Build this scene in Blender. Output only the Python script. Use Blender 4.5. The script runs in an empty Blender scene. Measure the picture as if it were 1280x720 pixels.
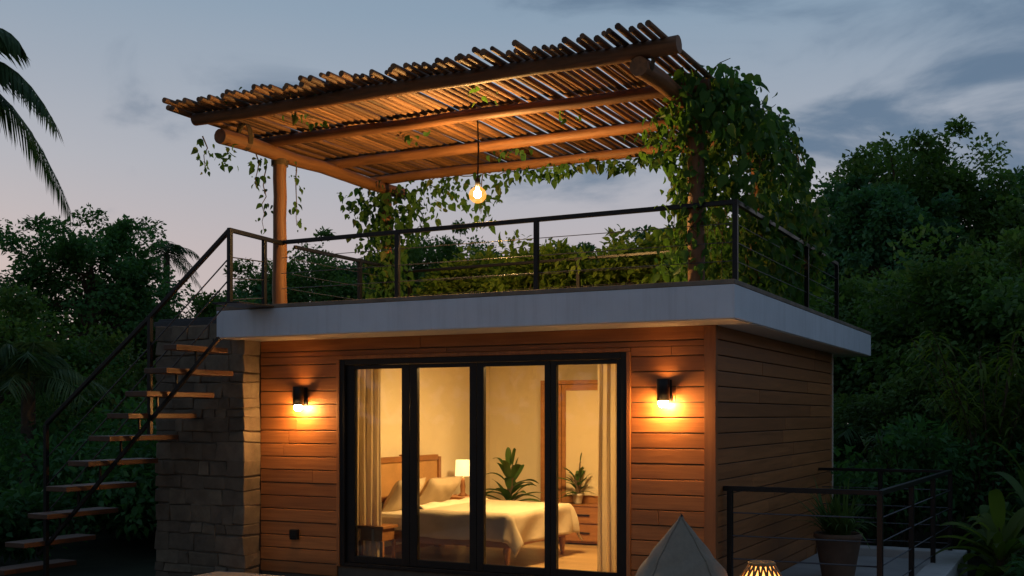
import bpy, bmesh, math, random
import numpy as np
from mathutils import Vector, Matrix

sc = bpy.context.scene
COL = sc.collection
PI = math.pi
HAZE = 0
rnd = random.Random(11)

# ------------------------------------------------------------------ helpers
class MB:
    """collects boxes, tubes, lathes and strips; build() links them as one mesh object"""
    def __init__(s): s.v = []; s.f = []; s.sm = []
    def add(s, vs, fs, smooth=False):
        n = len(s.v); s.v += [tuple(p) for p in vs]
        s.f += [tuple(i + n for i in f) for f in fs]; s.sm += [smooth] * len(fs)
    def box(s, x0, x1, y0, y1, z0, z1):
        s.add([(x0,y0,z0),(x1,y0,z0),(x1,y1,z0),(x0,y1,z0),(x0,y0,z1),(x1,y0,z1),(x1,y1,z1),(x0,y1,z1)],
              [(0,3,2,1),(4,5,6,7),(0,1,5,4),(1,2,6,5),(2,3,7,6),(3,0,4,7)])
    def tube(s, pts, rad, n=8, smooth=True, caps=True, squash=1.0):
        pts = [Vector(p) for p in pts]
        if not hasattr(rad, '__len__'): rad = [rad] * len(pts)
        vs = []; fs = []; up = None
        for i, p in enumerate(pts):
            t = (pts[min(i+1, len(pts)-1)] - pts[max(i-1, 0)]).normalized()
            if up is None:
                up = Vector((0,0,1)) if abs(t.z) < .9 else Vector((1,0,0))
            a = t.cross(up).normalized(); b = a.cross(t).normalized(); up = b
            for k in range(n):
                an = 2*PI*(k+.5)/n
                vs.append(p + (a*math.cos(an) + b*math.sin(an)*squash)*rad[i])
        for i in range(len(pts)-1):
            for k in range(n):
                fs.append((i*n+k, i*n+(k+1)%n, (i+1)*n+(k+1)%n, (i+1)*n+k))
        s.add(vs, fs, smooth)
        if caps:
            m = len(pts)-1
            s.add(vs[:n], [tuple(range(n))[::-1]]); s.add(vs[m*n:], [tuple(range(n))])
    def bar(s, a, b, w, h=None):
        """square bar from a to b, sides kept upright"""
        a = Vector(a); b = Vector(b); h = h or w
        t = (b-a).normalized()
        up = Vector((0,0,1)) if abs(t.z) < .97 else Vector((0,1,0))
        x = t.cross(up).normalized(); y = x.cross(t).normalized()
        vs = [p + x*sx*w/2 + y*sy*h/2 for p in (a, b) for sx, sy in ((-1,-1),(1,-1),(1,1),(-1,1))]
        s.add(vs, [(0,1,2,3),(7,6,5,4),(0,4,5,1),(1,5,6,2),(2,6,7,3),(3,7,4,0)])
    def lathe(s, prof, cx=0, cy=0, n=24, smooth=True):
        vs = []; fs = []
        for r, z in prof:
            for k in range(n):
                an = 2*PI*k/n; vs.append((cx + r*math.cos(an), cy + r*math.sin(an), z))
        for i in range(len(prof)-1):
            for k in range(n):
                fs.append((i*n+k, i*n+(k+1)%n, (i+1)*n+(k+1)%n, (i+1)*n+k))
        s.add(vs, fs, smooth)
    def grid(s, fn, nu, nv, smooth=True, closed_u=False):
        vs = [fn(i/nu, j/nv) for j in range(nv+1) for i in range(nu + (0 if closed_u else 1))]
        w = nu if closed_u else nu+1
        fs = []
        for j in range(nv):
            for i in range(nu):
                i2 = (i+1) % w
                fs.append((j*w+i, j*w+i2, (j+1)*w+i2, (j+1)*w+i))
        s.add(vs, fs, smooth)
    def build(s, name, mat, parent=None, bevel=0, solid=0, subd=0):
        me = bpy.data.meshes.new(name)
        me.from_pydata(s.v, [], s.f)
        me.polygons.foreach_set('use_smooth', s.sm)
        me.update()
        return link(name, me, mat, parent, bevel, solid, subd)

def link(name, me, mat, parent=None, bevel=0, solid=0, subd=0):
    o = bpy.data.objects.new(name, me); COL.objects.link(o)
    if mat: me.materials.append(mat)
    if parent: o.parent = parent
    if subd:
        m = o.modifiers.new('subd', 'SUBSURF'); m.levels = m.render_levels = subd
    if solid:
        m = o.modifiers.new('solid', 'SOLIDIFY'); m.thickness = solid; m.offset = 0
    if bevel:
        m = o.modifiers.new('bevel', 'BEVEL'); m.width = bevel; m.segments = 2; m.limit_method = 'ANGLE'
    return o

def tag(o, label=None, cat=None, group=None, kind=None):
    if label: o['label'] = label
    if cat: o['category'] = cat
    if group: o['group'] = group
    if kind: o['kind'] = kind
    return o

def thing(name, label, cat, loc=(0,0,0), rz=0, group=None):
    o = bpy.data.objects.new(name, None); COL.objects.link(o)
    o.location = loc; o.rotation_euler = (0,0,rz)
    o.empty_display_size = .1
    return tag(o, label, cat, group)

def copy_tree(o, parent=None):
    c = o.copy(); COL.objects.link(c)
    if parent: c.parent = parent
    for ch in list(o.children): copy_tree(ch, c)
    return c

# ------------------------------------------------------------------ materials
def new_mat(name):
    m = bpy.data.materials.new(name); m.use_nodes = True
    nt = m.node_tree; b = nt.nodes['Principled BSDF']
    return m, nt, b

def mixc(nt, fac, a, b, mode='MIX'):
    n = nt.nodes.new('ShaderNodeMix'); n.data_type = 'RGBA'; n.blend_type = mode
    for sock, v in ((n.inputs[0], fac), (n.inputs[6], a), (n.inputs[7], b)):
        if isinstance(v, bpy.types.NodeSocket): nt.links.new(v, sock)
        elif isinstance(v, (int, float)): sock.default_value = v
        else: sock.default_value = (*v[:3], 1)
    return n.outputs[2]

def noise(nt, vec, scale, detail=4, rough=.55, dist=0):
    n = nt.nodes.new('ShaderNodeTexNoise'); n.inputs['Scale'].default_value = scale
    n.inputs['Detail'].default_value = detail; n.inputs['Roughness'].default_value = rough
    n.inputs['Distortion'].default_value = dist
    if vec: nt.links.new(vec, n.inputs['Vector'])
    return n.outputs['Fac']

def ramp(nt, fac, stops):
    n = nt.nodes.new('ShaderNodeValToRGB'); e = n.color_ramp.elements
    while len(e) < len(stops): e.new(.5)
    for el, (p, c) in zip(e, stops):
        el.position = p; el.color = (*c, 1) if hasattr(c, '__len__') else (c, c, c, 1)
    nt.links.new(fac, n.inputs[0]); return n.outputs[0]

def coords(nt, scale=(1,1,1), island=False, rot=(0,0,0)):
    tc = nt.nodes.new('ShaderNodeTexCoord'); mp = nt.nodes.new('ShaderNodeMapping')
    mp.inputs['Scale'].default_value = scale; mp.inputs['Rotation'].default_value = rot
    nt.links.new(tc.outputs['Object'], mp.inputs['Vector'])
    if island:
        g = nt.nodes.new('ShaderNodeNewGeometry'); mu = nt.nodes.new('ShaderNodeVectorMath'); mu.operation = 'SCALE'
        cb = nt.nodes.new('ShaderNodeCombineXYZ')
        for k in range(3): nt.links.new(g.outputs['Random Per Island'], cb.inputs[k])
        nt.links.new(cb.outputs[0], mu.inputs[0]); mu.inputs['Scale'].default_value = 37.0
        ad = nt.nodes.new('ShaderNodeVectorMath'); ad.operation = 'ADD'
        nt.links.new(mp.outputs[0], ad.inputs[0]); nt.links.new(mu.outputs[0], ad.inputs[1])
        return ad.outputs[0], g.outputs['Random Per Island']
    return mp.outputs[0], None

def bump(nt, b, h, strength=.3, dist=.01):
    n = nt.nodes.new('ShaderNodeBump'); n.inputs['Strength'].default_value = strength
    n.inputs['Distance'].default_value = dist
    nt.links.new(h, n.inputs['Height']); nt.links.new(n.outputs[0], b.inputs['Normal'])

def wood_mat(name, dark, light, grain=(1.2, 18, 18), rough=.5, vary=.35, bstr=.25):
    m, nt, b = new_mat(name)
    v, isl = coords(nt, grain, island=True)
    f = noise(nt, v, 1.6, 6, .6, .6)
    c = ramp(nt, f, [(.25, dark), (.7, light)])
    v2, _ = coords(nt, (grain[0]*.5, grain[1]*.12, grain[2]*.12))
    f2 = noise(nt, v2, 1.1, 3)
    c = mixc(nt, ramp(nt, f2, [(.35, 0.0), (.7, .45)]), c, tuple(x*.55 for x in dark))
    lo = 1 - vary
    tone = ramp(nt, isl, [(0, (lo, lo*.95, lo*.9)), (1, (1.12, 1.08, 1.0))])
    c = mixc(nt, 1.0, c, tone, 'MULTIPLY')
    nt.links.new(c, b.inputs['Base Color'])
    r = nt.nodes.new('ShaderNodeMapRange'); nt.links.new(f, r.inputs[0])
    r.inputs[3].default_value = rough - .12; r.inputs[4].default_value = rough + .15
    nt.links.new(r.outputs[0], b.inputs['Roughness'])
    bump(nt, b, f, bstr, .004)
    return m

def plain_mat(name, col, rough=.5, metal=0, var=.12, scale=6, bstr=.08, spec=.5):
    m, nt, b = new_mat(name)
    v, _ = coords(nt)
    f = noise(nt, v, scale, 5, .6)
    c = ramp(nt, f, [(.3, tuple(x*(1-var) for x in col)), (.7, tuple(min(1, x*(1+var)) for x in col))])
    nt.links.new(c, b.inputs['Base Color'])
    b.inputs['Roughness'].default_value = rough; b.inputs['Metallic'].default_value = metal
    b.inputs['Specular IOR Level'].default_value = spec
    if bstr: bump(nt, b, noise(nt, v, scale*9, 3), bstr, .004)
    return m

def leaf_mat(name, cols, trans=.35, rough=.5, tint=None):
    m, nt, b = new_mat(name)
    g = nt.nodes.new('ShaderNodeNewGeometry')
    v, _ = coords(nt)
    c = ramp(nt, g.outputs['Random Per Island'], [(i/(len(cols)-1), col) for i, col in enumerate(cols)])
    f = noise(nt, v, .9, 2)
    c = mixc(nt, 1.0, c, ramp(nt, f, [(.3, .62), (.7, 1.25)]), 'MULTIPLY')
    nt.links.new(c, b.inputs['Base Color']); b.inputs['Roughness'].default_value = rough
    b.inputs['Specular IOR Level'].default_value = .12
    t = nt.nodes.new('ShaderNodeBsdfTranslucent')
    tc = mixc(nt, 1.0, c, (1.25, 1.3, .6), 'MULTIPLY'); nt.links.new(tc, t.inputs[0])
    mx = nt.nodes.new('ShaderNodeMixShader'); mx.inputs[0].default_value = trans
    nt.links.new(b.outputs[0], mx.inputs[1]); nt.links.new(t.outputs[0], mx.inputs[2])
    nt.links.new(mx.outputs[0], nt.nodes['Material Output'].inputs[0])
    return m

def emit_mat(name, col, strength, base=(.8,.8,.8)):
    m, nt, b = new_mat(name)
    b.inputs['Base Color'].default_value = (*base, 1)
    b.inputs['Emission Color'].default_value = (*col, 1)
    b.inputs['Emission Strength'].default_value = strength
    return m

def glass_mat(name):
    m, nt, b = new_mat(name); nt.nodes.remove(b)
    tr = nt.nodes.new('ShaderNodeBsdfTransparent'); tr.inputs[0].default_value = (.93,.95,.94,1)
    gl = nt.nodes.new('ShaderNodeBsdfGlossy'); gl.inputs['Roughness'].default_value = .02
    fr = nt.nodes.new('ShaderNodeFresnel'); fr.inputs[0].default_value = 1.5
    v, _ = coords(nt); f = noise(nt, v, 1.2, 2)
    bp = nt.nodes.new('ShaderNodeBump'); bp.inputs['Strength'].default_value = .03; bp.inputs['Distance'].default_value = .02
    nt.links.new(f, bp.inputs['Height']); nt.links.new(bp.outputs[0], gl.inputs['Normal'])
    mx = nt.nodes.new('ShaderNodeMixShader'); nt.links.new(fr.outputs[0], mx.inputs[0])
    nt.links.new(tr.outputs[0], mx.inputs[1]); nt.links.new(gl.outputs[0], mx.inputs[2])
    nt.links.new(mx.outputs[0], nt.nodes['Material Output'].inputs[0])
    return m

def stone_mat(name, cols, scale=5, bstr=.6):
    m, nt, b = new_mat(name)
    v, isl = coords(nt, island=True)
    c = ramp(nt, isl, [(i/(len(cols)-1), col) for i, col in enumerate(cols)])
    f = noise(nt, v, scale, 8, .68)
    c = mixc(nt, 1.0, c, ramp(nt, f, [(.25, .5), (.75, 1.3)]), 'MULTIPLY')
    nt.links.new(c, b.inputs['Base Color']); b.inputs['Roughness'].default_value = .9
    bump(nt, b, noise(nt, v, scale*2.2, 8, .7), bstr, .02)
    return m

WARM = (1.0, .50, .16)
M = {}
M['clad'] = wood_mat('cedar_boards', (.32,.115,.034), (.54,.22,.068), (1.1, 20, 20), .48, .20)
M['clad_side'] = wood_mat('cedar_boards_side', (.30,.115,.038), (.52,.22,.078), (20, 1.1, 20), .5, .22)
M['trim'] = wood_mat('cedar_trim', (.30,.11,.035), (.45,.19,.065), (16, 16, 1.2), .48, .15)
M['log'] = wood_mat('debarked_log', (.14,.060,.023), (.35,.155,.058), (1.3, 15, 15), .62, .25, .5)
M['log_y'] = wood_mat('debarked_log_long', (.14,.060,.023), (.35,.155,.058), (15, 1.3, 15), .62, .25, .5)
M['log_z'] = wood_mat('debarked_log_upright', (.14,.060,.023), (.35,.155,.058), (15, 15, 1.3), .62, .2, .5)
M['pole'] = wood_mat('rough_pole', (.12,.055,.022), (.37,.175,.068), (20, 1.5, 20), .68, .72, .8)
M['tread'] = wood_mat('stair_timber', (.075,.034,.019), (.15,.07,.036), (18, 1.3, 18), .5, .3)
M['furn'] = wood_mat('furniture_wood', (.26,.11,.038), (.40,.19,.075), (1.5, 16, 16), .42, .12)
M['cane'] = wood_mat('cane_panel', (.42,.24,.10), (.55,.33,.15), (30, 30, 30), .55, .1, .5)
M['black'] = plain_mat('black_steel', (.009,.009,.010), .38, 0, .2, 8, .05, .3)
M['cable'] = plain_mat('steel_cable', (.10,.10,.11), .35, .7, .1, 8, 0)
M['white'] = plain_mat('white_render', (.66,.72,.80), .8, 0, .06, 2.2, .12)
nt = M['white'].node_tree; b = nt.nodes['Principled BSDF']; src = b.inputs['Base Color'].links[0].from_socket
v, _ = coords(nt, (9, 9, .5)); f = ramp(nt, noise(nt, v, 1.3, 6, .65), [(.50, 1.0), (.78, .85)])
nt.links.new(mixc(nt, 1.0, src, f, 'MULTIPLY'), b.inputs['Base Color'])
M['soffit'] = plain_mat('cream_soffit', (.72,.66,.56), .75, 0, .05, 2, .05)
M['coping'] = plain_mat('coping_stone', (.19,.155,.12), .85, 0, .3, 5, .3)
M['roofdeck'] = plain_mat('roof_screed', (.24,.22,.2), .9, 0, .2, 3, .2)
M['slate'] = plain_mat('dark_slate', (.05,.055,.06), .7, 0, .3, 4, .3)
M['plaster'] = plain_mat('cream_plaster', (.74,.66,.50), .85, 0, .02, 1.5, .02)
M['roomfloor'] = wood_mat('room_floor', (.36,.24,.12), (.5,.35,.19), (1.2, 10, 10), .35, .2, .05)
M['stone'] = stone_mat('rough_stone', [(.13,.10,.072),(.18,.14,.10),(.155,.12,.086),(.21,.165,.115),(.14,.11,.08)])
M['mortar'] = plain_mat('mortar', (.125,.10,.074), .95, 0, .2, 9, .5)
M['concrete'] = plain_mat('patio_concrete', (.36,.35,.34), .85, 0, .16, 2.5, .25)
M['kerb'] = plain_mat('kerb_concrete', (.5,.49,.47), .85, 0, .12, 4, .25)
M['ground'] = plain_mat('forest_soil', (.035,.04,.02), .95, 0, .4, 1.5, .6)
M['glass'] = glass_mat('window_glass')
M['linen'] = plain_mat('linen', (.72,.64,.52), .9, 0, .05, 25, .2)
M['duvet'] = plain_mat('duvet_cotton', (.52,.44,.33), .9, 0, .05, 12, .25)
M['pillow'] = plain_mat('pillow_cotton', (.50,.41,.30), .9, 0, .06, 14, .2)
M['curtain'] = plain_mat('curtain_cloth', (.66,.56,.44), .9, 0, .05, 30, .15)
nt = M['curtain'].node_tree; b = nt.nodes['Principled BSDF']; t = nt.nodes.new('ShaderNodeBsdfTranslucent'); t.inputs[0].default_value = (.88,.80,.66,1)
mx = nt.nodes.new('ShaderNodeMixShader'); mx.inputs[0].default_value = .62
nt.links.new(b.outputs[0], mx.inputs[1]); nt.links.new(t.outputs[0], mx.inputs[2]); nt.links.new(mx.outputs[0], nt.nodes['Material Output'].inputs[0])
M['beanbag'] = plain_mat('canvas_grey', (.27,.22,.165), .85, 0, .09, 40, .35)
M['wicker'] = wood_mat('wicker_strip', (.30,.16,.06), (.5,.29,.12), (20,20,20), .6, .4, .4)
M['terracotta'] = plain_mat('clay_pot', (.17,.11,.075), .85, 0, .2, 7, .3)
M['potwhite'] = plain_mat('glazed_pot', (.5,.45,.38), .5, 0, .1, 7, .05)
M['soil'] = plain_mat('potting_soil', (.03,.022,.015), .95, 0, .3, 20, .5)
M['bark'] = plain_mat('bark', (.075,.058,.042), .92, 0, .35, 9, .8)
M['vinestem'] = plain_mat('vine_stem', (.10,.07,.04), .9, 0, .3, 12, .4)
M['leaf_dark'] = leaf_mat('dark_foliage', [(0.054,0.155,0.057),(0.070,0.189,0.065),(0.089,0.216,0.070),(0.059,0.162,0.068)], .42)
M['leaf_wood'] = leaf_mat('olive_foliage', [(0.072,0.163,0.047),(0.094,0.195,0.055),(0.117,0.221,0.060),(0.078,0.169,0.052)], .42)
M['leaf_blue'] = leaf_mat('bluish_foliage', [(0.046,0.142,0.074),(0.061,0.169,0.084),(0.074,0.189,0.088)], .42)
M['leaf_mid'] = leaf_mat('mid_foliage', [(0.081,0.150,0.045),(0.100,0.181,0.053),(0.125,0.213,0.060)], .35)
M['leaf_lime'] = leaf_mat('lime_foliage', [(.12,.19,.034),(.15,.21,.04),(.10,.17,.03)], .5)
M['leaf_vine'] = leaf_mat('vine_foliage', [(0.060,0.156,0.037),(0.077,0.188,0.045),(0.106,0.219,0.053),(0.056,0.144,0.043),(0.088,0.194,0.050),(0.075,0.175,0.044),(0.163,0.188,0.050)], .5, .42)
M['leaf_hedge'] = leaf_mat('hedge_foliage', [(0.130,0.234,0.036),(0.169,0.273,0.047),(0.208,0.286,0.052),(0.117,0.215,0.039)], .55)
M['leaf_palm'] = leaf_mat('palm_foliage', [(0.042,0.090,0.036),(0.060,0.120,0.048),(0.078,0.144,0.060)], .3)
M['leaf_room'] = leaf_mat('room_plant_foliage', [(.04,.10,.03),(.06,.13,.035),(.09,.15,.045)], .3, .35)
M['bulb'] = emit_mat('bulb_glow', (1.0,.60,.22), 6600)
M['bulb_sconce'] = emit_mat('sconce_glow', (1.0,.51,.15), 500)
M['soffit_fill'] = emit_mat('added_soffit_glow', (1.0,.47,.13), 55)
M['shade'] = emit_mat('lit_lampshade', (1.0,.60,.26), 2.2, (.8,.7,.5))
M['added_ceil_lamp'] = emit_mat('added_room_light', (1.0,.58,.20), 250)
M['liner'] = emit_mat('lit_paper_liner', (1.0,.42,.09), 3.0, (.8,.6,.3))
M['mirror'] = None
m, nt, b = new_mat('mirror_painted_reflection'); b.inputs['Base Color'].default_value = (.62,.52,.36,1)  # cream base colour paints the reflected room wall into the mirror
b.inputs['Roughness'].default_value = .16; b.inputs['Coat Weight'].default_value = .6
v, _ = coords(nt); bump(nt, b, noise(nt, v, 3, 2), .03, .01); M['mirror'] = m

# ------------------------------------------------------------------ leaves, trees
RHOMB = np.array([(0,0,0),(.42,.5,.10),(1,0,-.06),(.42,-.5,.10)])
RHOMB_F = [(0,1,2,3)]
HEART = np.array([(0,0,0),(.12,.36,.05),(.36,.5,.08),(.70,.28,.03),(1,0,-.14),(.70,-.28,.03),(.36,-.5,.08),(.12,-.36,.05),(.4,0,0)])
HEART_F = [(0,8,2,1),(8,4,3,2),(0,7,6,8),(8,6,5,4)]

def leaves_mesh(name, P, T, N, L, W, shape='rhomb'):
    tpl, fc = (RHOMB, RHOMB_F) if shape == 'rhomb' else (HEART, HEART_F)
    P = np.asarray(P, float); T = np.asarray(T, float); N = np.asarray(N, float)
    T = T/np.linalg.norm(T, axis=1, keepdims=True)
    S = np.cross(N, T); S /= (np.linalg.norm(S, axis=1, keepdims=True)+1e-9)
    N = np.cross(T, S)
    L = np.asarray(L)[:,None]; W = np.asarray(W)[:,None]
    k = len(tpl); n = len(P)
    V = np.empty((n, k, 3))
    for i, (a, s_, z) in enumerate(tpl):
        V[:, i] = P + T*(a*L) + S*(s_*W) + N*(z*L)
    V = V.reshape(-1, 3)
    F = np.array(fc); nf = len(fc)
    idx = (np.arange(n)[:,None,None]*k + F[None]).reshape(-1)
    me = bpy.data.meshes.new(name)
    me.vertices.add(len(V)); me.vertices.foreach_set('co', V.reshape(-1).astype(np.float32))
    me.loops.add(len(idx)); me.loops.foreach_set('vertex_index', idx.astype(np.int32))
    me.polygons.add(n*nf); me.polygons.foreach_set('loop_start', (np.arange(n*nf)*4).astype(np.int32))
    me.update(calc_edges=True); me.validate()
    return me

def unit(a): return a/(np.linalg.norm(a, axis=-1, keepdims=True)+1e-9)

def crown_points(rs, rx, ry, rz, n_cl, per, cl_r, low=.25, hollow=.55):
    """clump centres in a lumpy ellipsoid (z from 0 up), leaves gathered round each"""
    d = unit(rs.normal(size=(n_cl, 3)))
    d[:,2] = np.where(d[:,2] < -.35, -d[:,2], d[:,2])
    r = hollow + (1-hollow)*rs.random(n_cl)
    lump = 1 + .20*np.sin(d[:,0]*5+rs.random()*6)*np.cos(d[:,1]*4+rs.random()*6) + .12*rs.normal(size=n_cl)
    C = d*(r*lump)[:,None]*np.array([rx, ry, rz])
    cr = cl_r*(.6+.8*rs.random(n_cl))
    q = unit(rs.normal(size=(n_cl*per, 3)))*(rs.random((n_cl*per,1))**.45)
    ci = np.repeat(np.arange(n_cl), per)
    P = C[ci] + q*cr[ci][:,None]*np.array([1, 1, .72])
    out = unit(P - C[ci]*.72)
    N = unit(out*.6 + np.array([0,0,.75]) + rs.normal(size=P.shape)*.45)
    T = unit(out + rs.normal(size=P.shape)*.7 + np.array([0,0,-.35]))
    return C, P, T, N

def make_tree_meshes(seed, h, rx, ry, rz, n_cl=70, per=90, leaf=.17, cl_r=.55, trunk_r=.17, mat=None, hollow=.5):
    rs = np.random.RandomState(seed); r = random.Random(seed)
    cz = h - rz*1.0
    C, P, T, N = crown_points(rs, rx, ry, rz, n_cl, per, cl_r, hollow=hollow)
    C[:,2] += cz; P[:,2] += cz
    L = leaf*(.65+.7*rs.random(len(P)))
    cm = leaves_mesh('crown', P, T, N, L, L*.68)
    cm.materials.append(mat or M['leaf_dark'])
    t = MB()
    top = Vector((r.uniform(-.2,.2), r.uniform(-.2,.2), cz+rz*.55))
    mid = Vector((r.uniform(-.2,.2), r.uniform(-.2,.2), cz*.5))
    pts = [Vector((0,0,-.25)), Vector((0,0,.15)), mid, Vector((top.x*.6, top.y*.6, cz)), top]
    t.tube(pts, [trunk_r*1.35, trunk_r*1.1, trunk_r*.85, trunk_r*.6, trunk_r*.18], 9)
    idx = list(range(n_cl)); r.shuffle(idx)
    for i in idx[:min(34, n_cl)]:
        c = Vector(C[i]); s0 = r.uniform(.35, .95)
        a = mid.lerp(top, s0); m_ = a.lerp(c, .5) + Vector((0,0,r.uniform(-.05,.25)*rz*.4))
        q = trunk_r*(.42 - .28*s0)
        t.tube([a, m_, c], [q, q*.6, q*.18], 5, caps=False)
    tm = bpy.data.meshes.new('trunk'); tm.from_pydata(t.v, [], t.f)
    tm.polygons.foreach_set('use_smooth', [True]*len(t.f)); tm.materials.append(M['bark'])
    return tm, cm

def place_tree(meshes, x, y, z, s, rz, label, name='tree', cat='tree', group=None, sz=None):
    t = thing(name, label, cat, (x, y, z), rz, group)
    sz = sz or s; t.scale = (s, s, sz)
    a = bpy.data.objects.new('trunk', meshes[0]); COL.objects.link(a); a.parent = t
    c = bpy.data.objects.new('crown', meshes[1]); COL.objects.link(c); c.parent = t
    return t

def strip_leaf(mb, base, az, length, width, rise, droop, fold=.18, n=7, twist=0):
    """one long leaf blade: rises from base, arches over, folded along its midrib"""
    d = Vector((math.cos(az), math.sin(az), 0)); sd = Vector((-d.y, d.x, 0))
    vs = []; fs = []
    for i in range(n+1):
        t = i/n
        p = Vector(base) + d*(length*(math.cos(rise)*t)) + Vector((0,0,length*(math.sin(rise)*t - droop*t*t)))
        w = width*.5*(math.sin(PI*min(1, (t*.96+.04)**.75)))**.8 if 0 < t < 1 else width*.04
        tw = Vector((0,0,twist*t))
        vs += [p - sd*w + Vector((0,0,w*fold*2)) - tw*w, p, p + sd*w + Vector((0,0,w*fold*2)) + tw*w]
    for i in range(n):
        a = i*3
        fs += [(a,a+1,a+4,a+3),(a+1,a+2,a+5,a+4)]
    mb.add(vs, fs, True)

def frond(mb, base, az, length, rise, droop, leaflet, n=34, w=.045, hang=.75, rr=None):
    """palm frond: an arched midrib with two rows of hanging leaflets"""
    rr = rr or rnd
    d = Vector((math.cos(az), math.sin(az), 0)); sd = Vector((-d.y, d.x, 0))
    def pos(t): return Vector(base) + d*(length*math.cos(rise)*t*(1-.12*t)) + Vector((0,0,length*(math.sin(rise)*t - droop*t*t)))
    pts = [pos(i/8) for i in range(9)]
    mb.tube(pts, [.022*(1-.85*i/8)*max(1, length/2.5) for i in range(9)], 5, caps=False)
    for i in range(n):
        t = .12 + .88*i/(n-1)
        p = pos(t); tg = (pos(min(1, t+.02)) - pos(t-.02)).normalized()
        ll = leaflet*(.45+.75*math.sin(PI*min(1, t*.85+.1)))*rr.uniform(.85, 1.1)
        for sgn in (-1, 1):
            dr = (sd*sgn*rr.uniform(.55,.8) + tg*.55 + Vector((0,0,-hang*rr.uniform(.5,1.1)))).normalized()
            tip = p + dr*ll + Vector((0,0,-.12*ll)); mid = p + dr*ll*.5 + Vector((0,0,.03*ll))
            wv = tg*w*.5
            mb.add([p - wv*.5, p + wv*.5, mid + wv, tip, mid - wv], [(0,1,2,4),(4,2,3)])

# ------------------------------------------------------------------ render, camera, sky, sun
YAW = math.atan(713/1423)
cam = bpy.data.cameras.new('camera'); co = bpy.data.objects.new('camera', cam); COL.objects.link(co)
co.location = (0, 0, 1.6); co.rotation_euler = (math.radians(90), 0, YAW)
cam.sensor_width = 36; cam.lens = 36*1423/1280; cam.shift_y = 159/1280; cam.clip_end = 2000; cam.clip_start = .1
sc.camera = co
sc.render.engine = 'CYCLES'
cy = sc.cycles
cy.max_bounces = 7; cy.diffuse_bounces = 4; cy.glossy_bounces = 3; cy.transmission_bounces = 4; cy.transparent_max_bounces = 8
cy.use_denoising = True; cy.sample_clamp_indirect = 4.0; cy.caustics_reflective = False; cy.caustics_refractive = False
vs_ = sc.view_settings; vs_.view_transform = 'Standard'; vs_.look = 'None'; vs_.exposure = 0; vs_.gamma = 1; vs_.use_curve_mapping = False

w = bpy.data.worlds.new('World'); sc.world = w; w.use_nodes = True
nt = w.node_tree; bg = nt.nodes['Background']
tc = nt.nodes.new('ShaderNodeTexCoord'); sep = nt.nodes.new('ShaderNodeSeparateXYZ')
nt.links.new(tc.outputs['Generated'], sep.inputs[0])
grad = ramp(nt, sep.outputs[2], [(0.0, (.52,.44,.445)), (.13, (.50,.44,.46)), (.21, (.40,.42,.48)), (.33, (.245,.335,.44)), (.42, (.20,.285,.40)), (.62, (.13,.195,.30))])
# cloud deck: directions projected on a high plane, so clouds thin out into streaks near the horizon
mxz = nt.nodes.new('ShaderNodeMath'); mxz.operation = 'ADD'; nt.links.new(sep.outputs[2], mxz.inputs[0]); mxz.inputs[1].default_value = .10
dv = nt.nodes.new('ShaderNodeVectorMath'); dv.operation = 'DIVIDE'
cb = nt.nodes.new('ShaderNodeCombineXYZ')
for k in range(3): nt.links.new(mxz.outputs[0], cb.inputs[k])
nt.links.new(tc.outputs['Generated'], dv.inputs[0]); nt.links.new(cb.outputs[0], dv.inputs[1])
mp = nt.nodes.new('ShaderNodeMapping'); mp.inputs['Scale'].default_value = (.8, .8, 0); mp.inputs['Location'].default_value = (3.1, 1.7, 0)
nt.links.new(dv.outputs[0], mp.inputs[0])
n1 = noise(nt, mp.outputs[0], 1.15, 7, .52, .4)
mp2 = nt.nodes.new('ShaderNodeMapping'); mp2.inputs['Scale'].default_value = (.33, .33, 0); mp2.inputs['Location'].default_value = (7.7, 2.2, 0)
nt.links.new(dv.outputs[0], mp2.inputs[0])
n2 = noise(nt, mp2.outputs[0], 1.0, 4, .5)
mp3 = nt.nodes.new('ShaderNodeMapping'); mp3.inputs['Scale'].default_value = (4.2, 4.2, 11); mp3.inputs['Location'].default_value = (1.3, 4.1, .6)
mp3.inputs['Rotation'].default_value = (0, math.radians(-4), 0)
nt.links.new(tc.outputs['Generated'], mp3.inputs[0])
n1 = noise(nt, mp3.outputs[0], 1.0, 7, .55, .5)
# a heavier bank of cloud stands to the right (towards +X) and above; elsewhere only smudges
def mrange(sock, a, b_, c, d):
    n = nt.nodes.new('ShaderNodeMapRange'); n.interpolation_type = 'SMOOTHSTEP'; nt.links.new(sock, n.inputs[0])
    for k, v_ in zip((1,2,3,4), (a, b_, c, d)): n.inputs[k].default_value = v_
    return n.outputs[0]
def mth(op, a, b_):
    n = nt.nodes.new('ShaderNodeMath'); n.operation = op
    for k, v_ in enumerate((a, b_)):
        if isinstance(v_, bpy.types.NodeSocket): nt.links.new(v_, n.inputs[k])
        else: n.inputs[k].default_value = v_
    return n.outputs[0]
bank = mth('MULTIPLY', mrange(sep.outputs[0], -.46, -.14, 0, 1), mrange(sep.outputs[2], .13, .26, .15, 1))
amt = mth('ADD', n1, mth('MULTIPLY', bank, .17))
cf = nt.nodes.new('ShaderNodeMath'); cf.operation = 'MULTIPLY'; cf.inputs[1].default_value = .92
nt.links.new(mrange(amt, .53, .74, 0, 1), cf.inputs[0])
sky = mixc(nt, cf.outputs[0], grad, (.105,.17,.265))
br = nt.nodes.new('ShaderNodeMath'); br.operation = 'MULTIPLY'
nt.links.new(ramp(nt, n2, [(.5, 0.0), (.75, .22)]), br.inputs[0]); br.inputs[1].default_value = 1
sky = mixc(nt, br.outputs[0], sky, (.40,.42,.47))
ns = nt.nodes.new('ShaderNodeTexSky'); ns.sky_type = 'NISHITA'; ns.sun_disc = False
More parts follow.
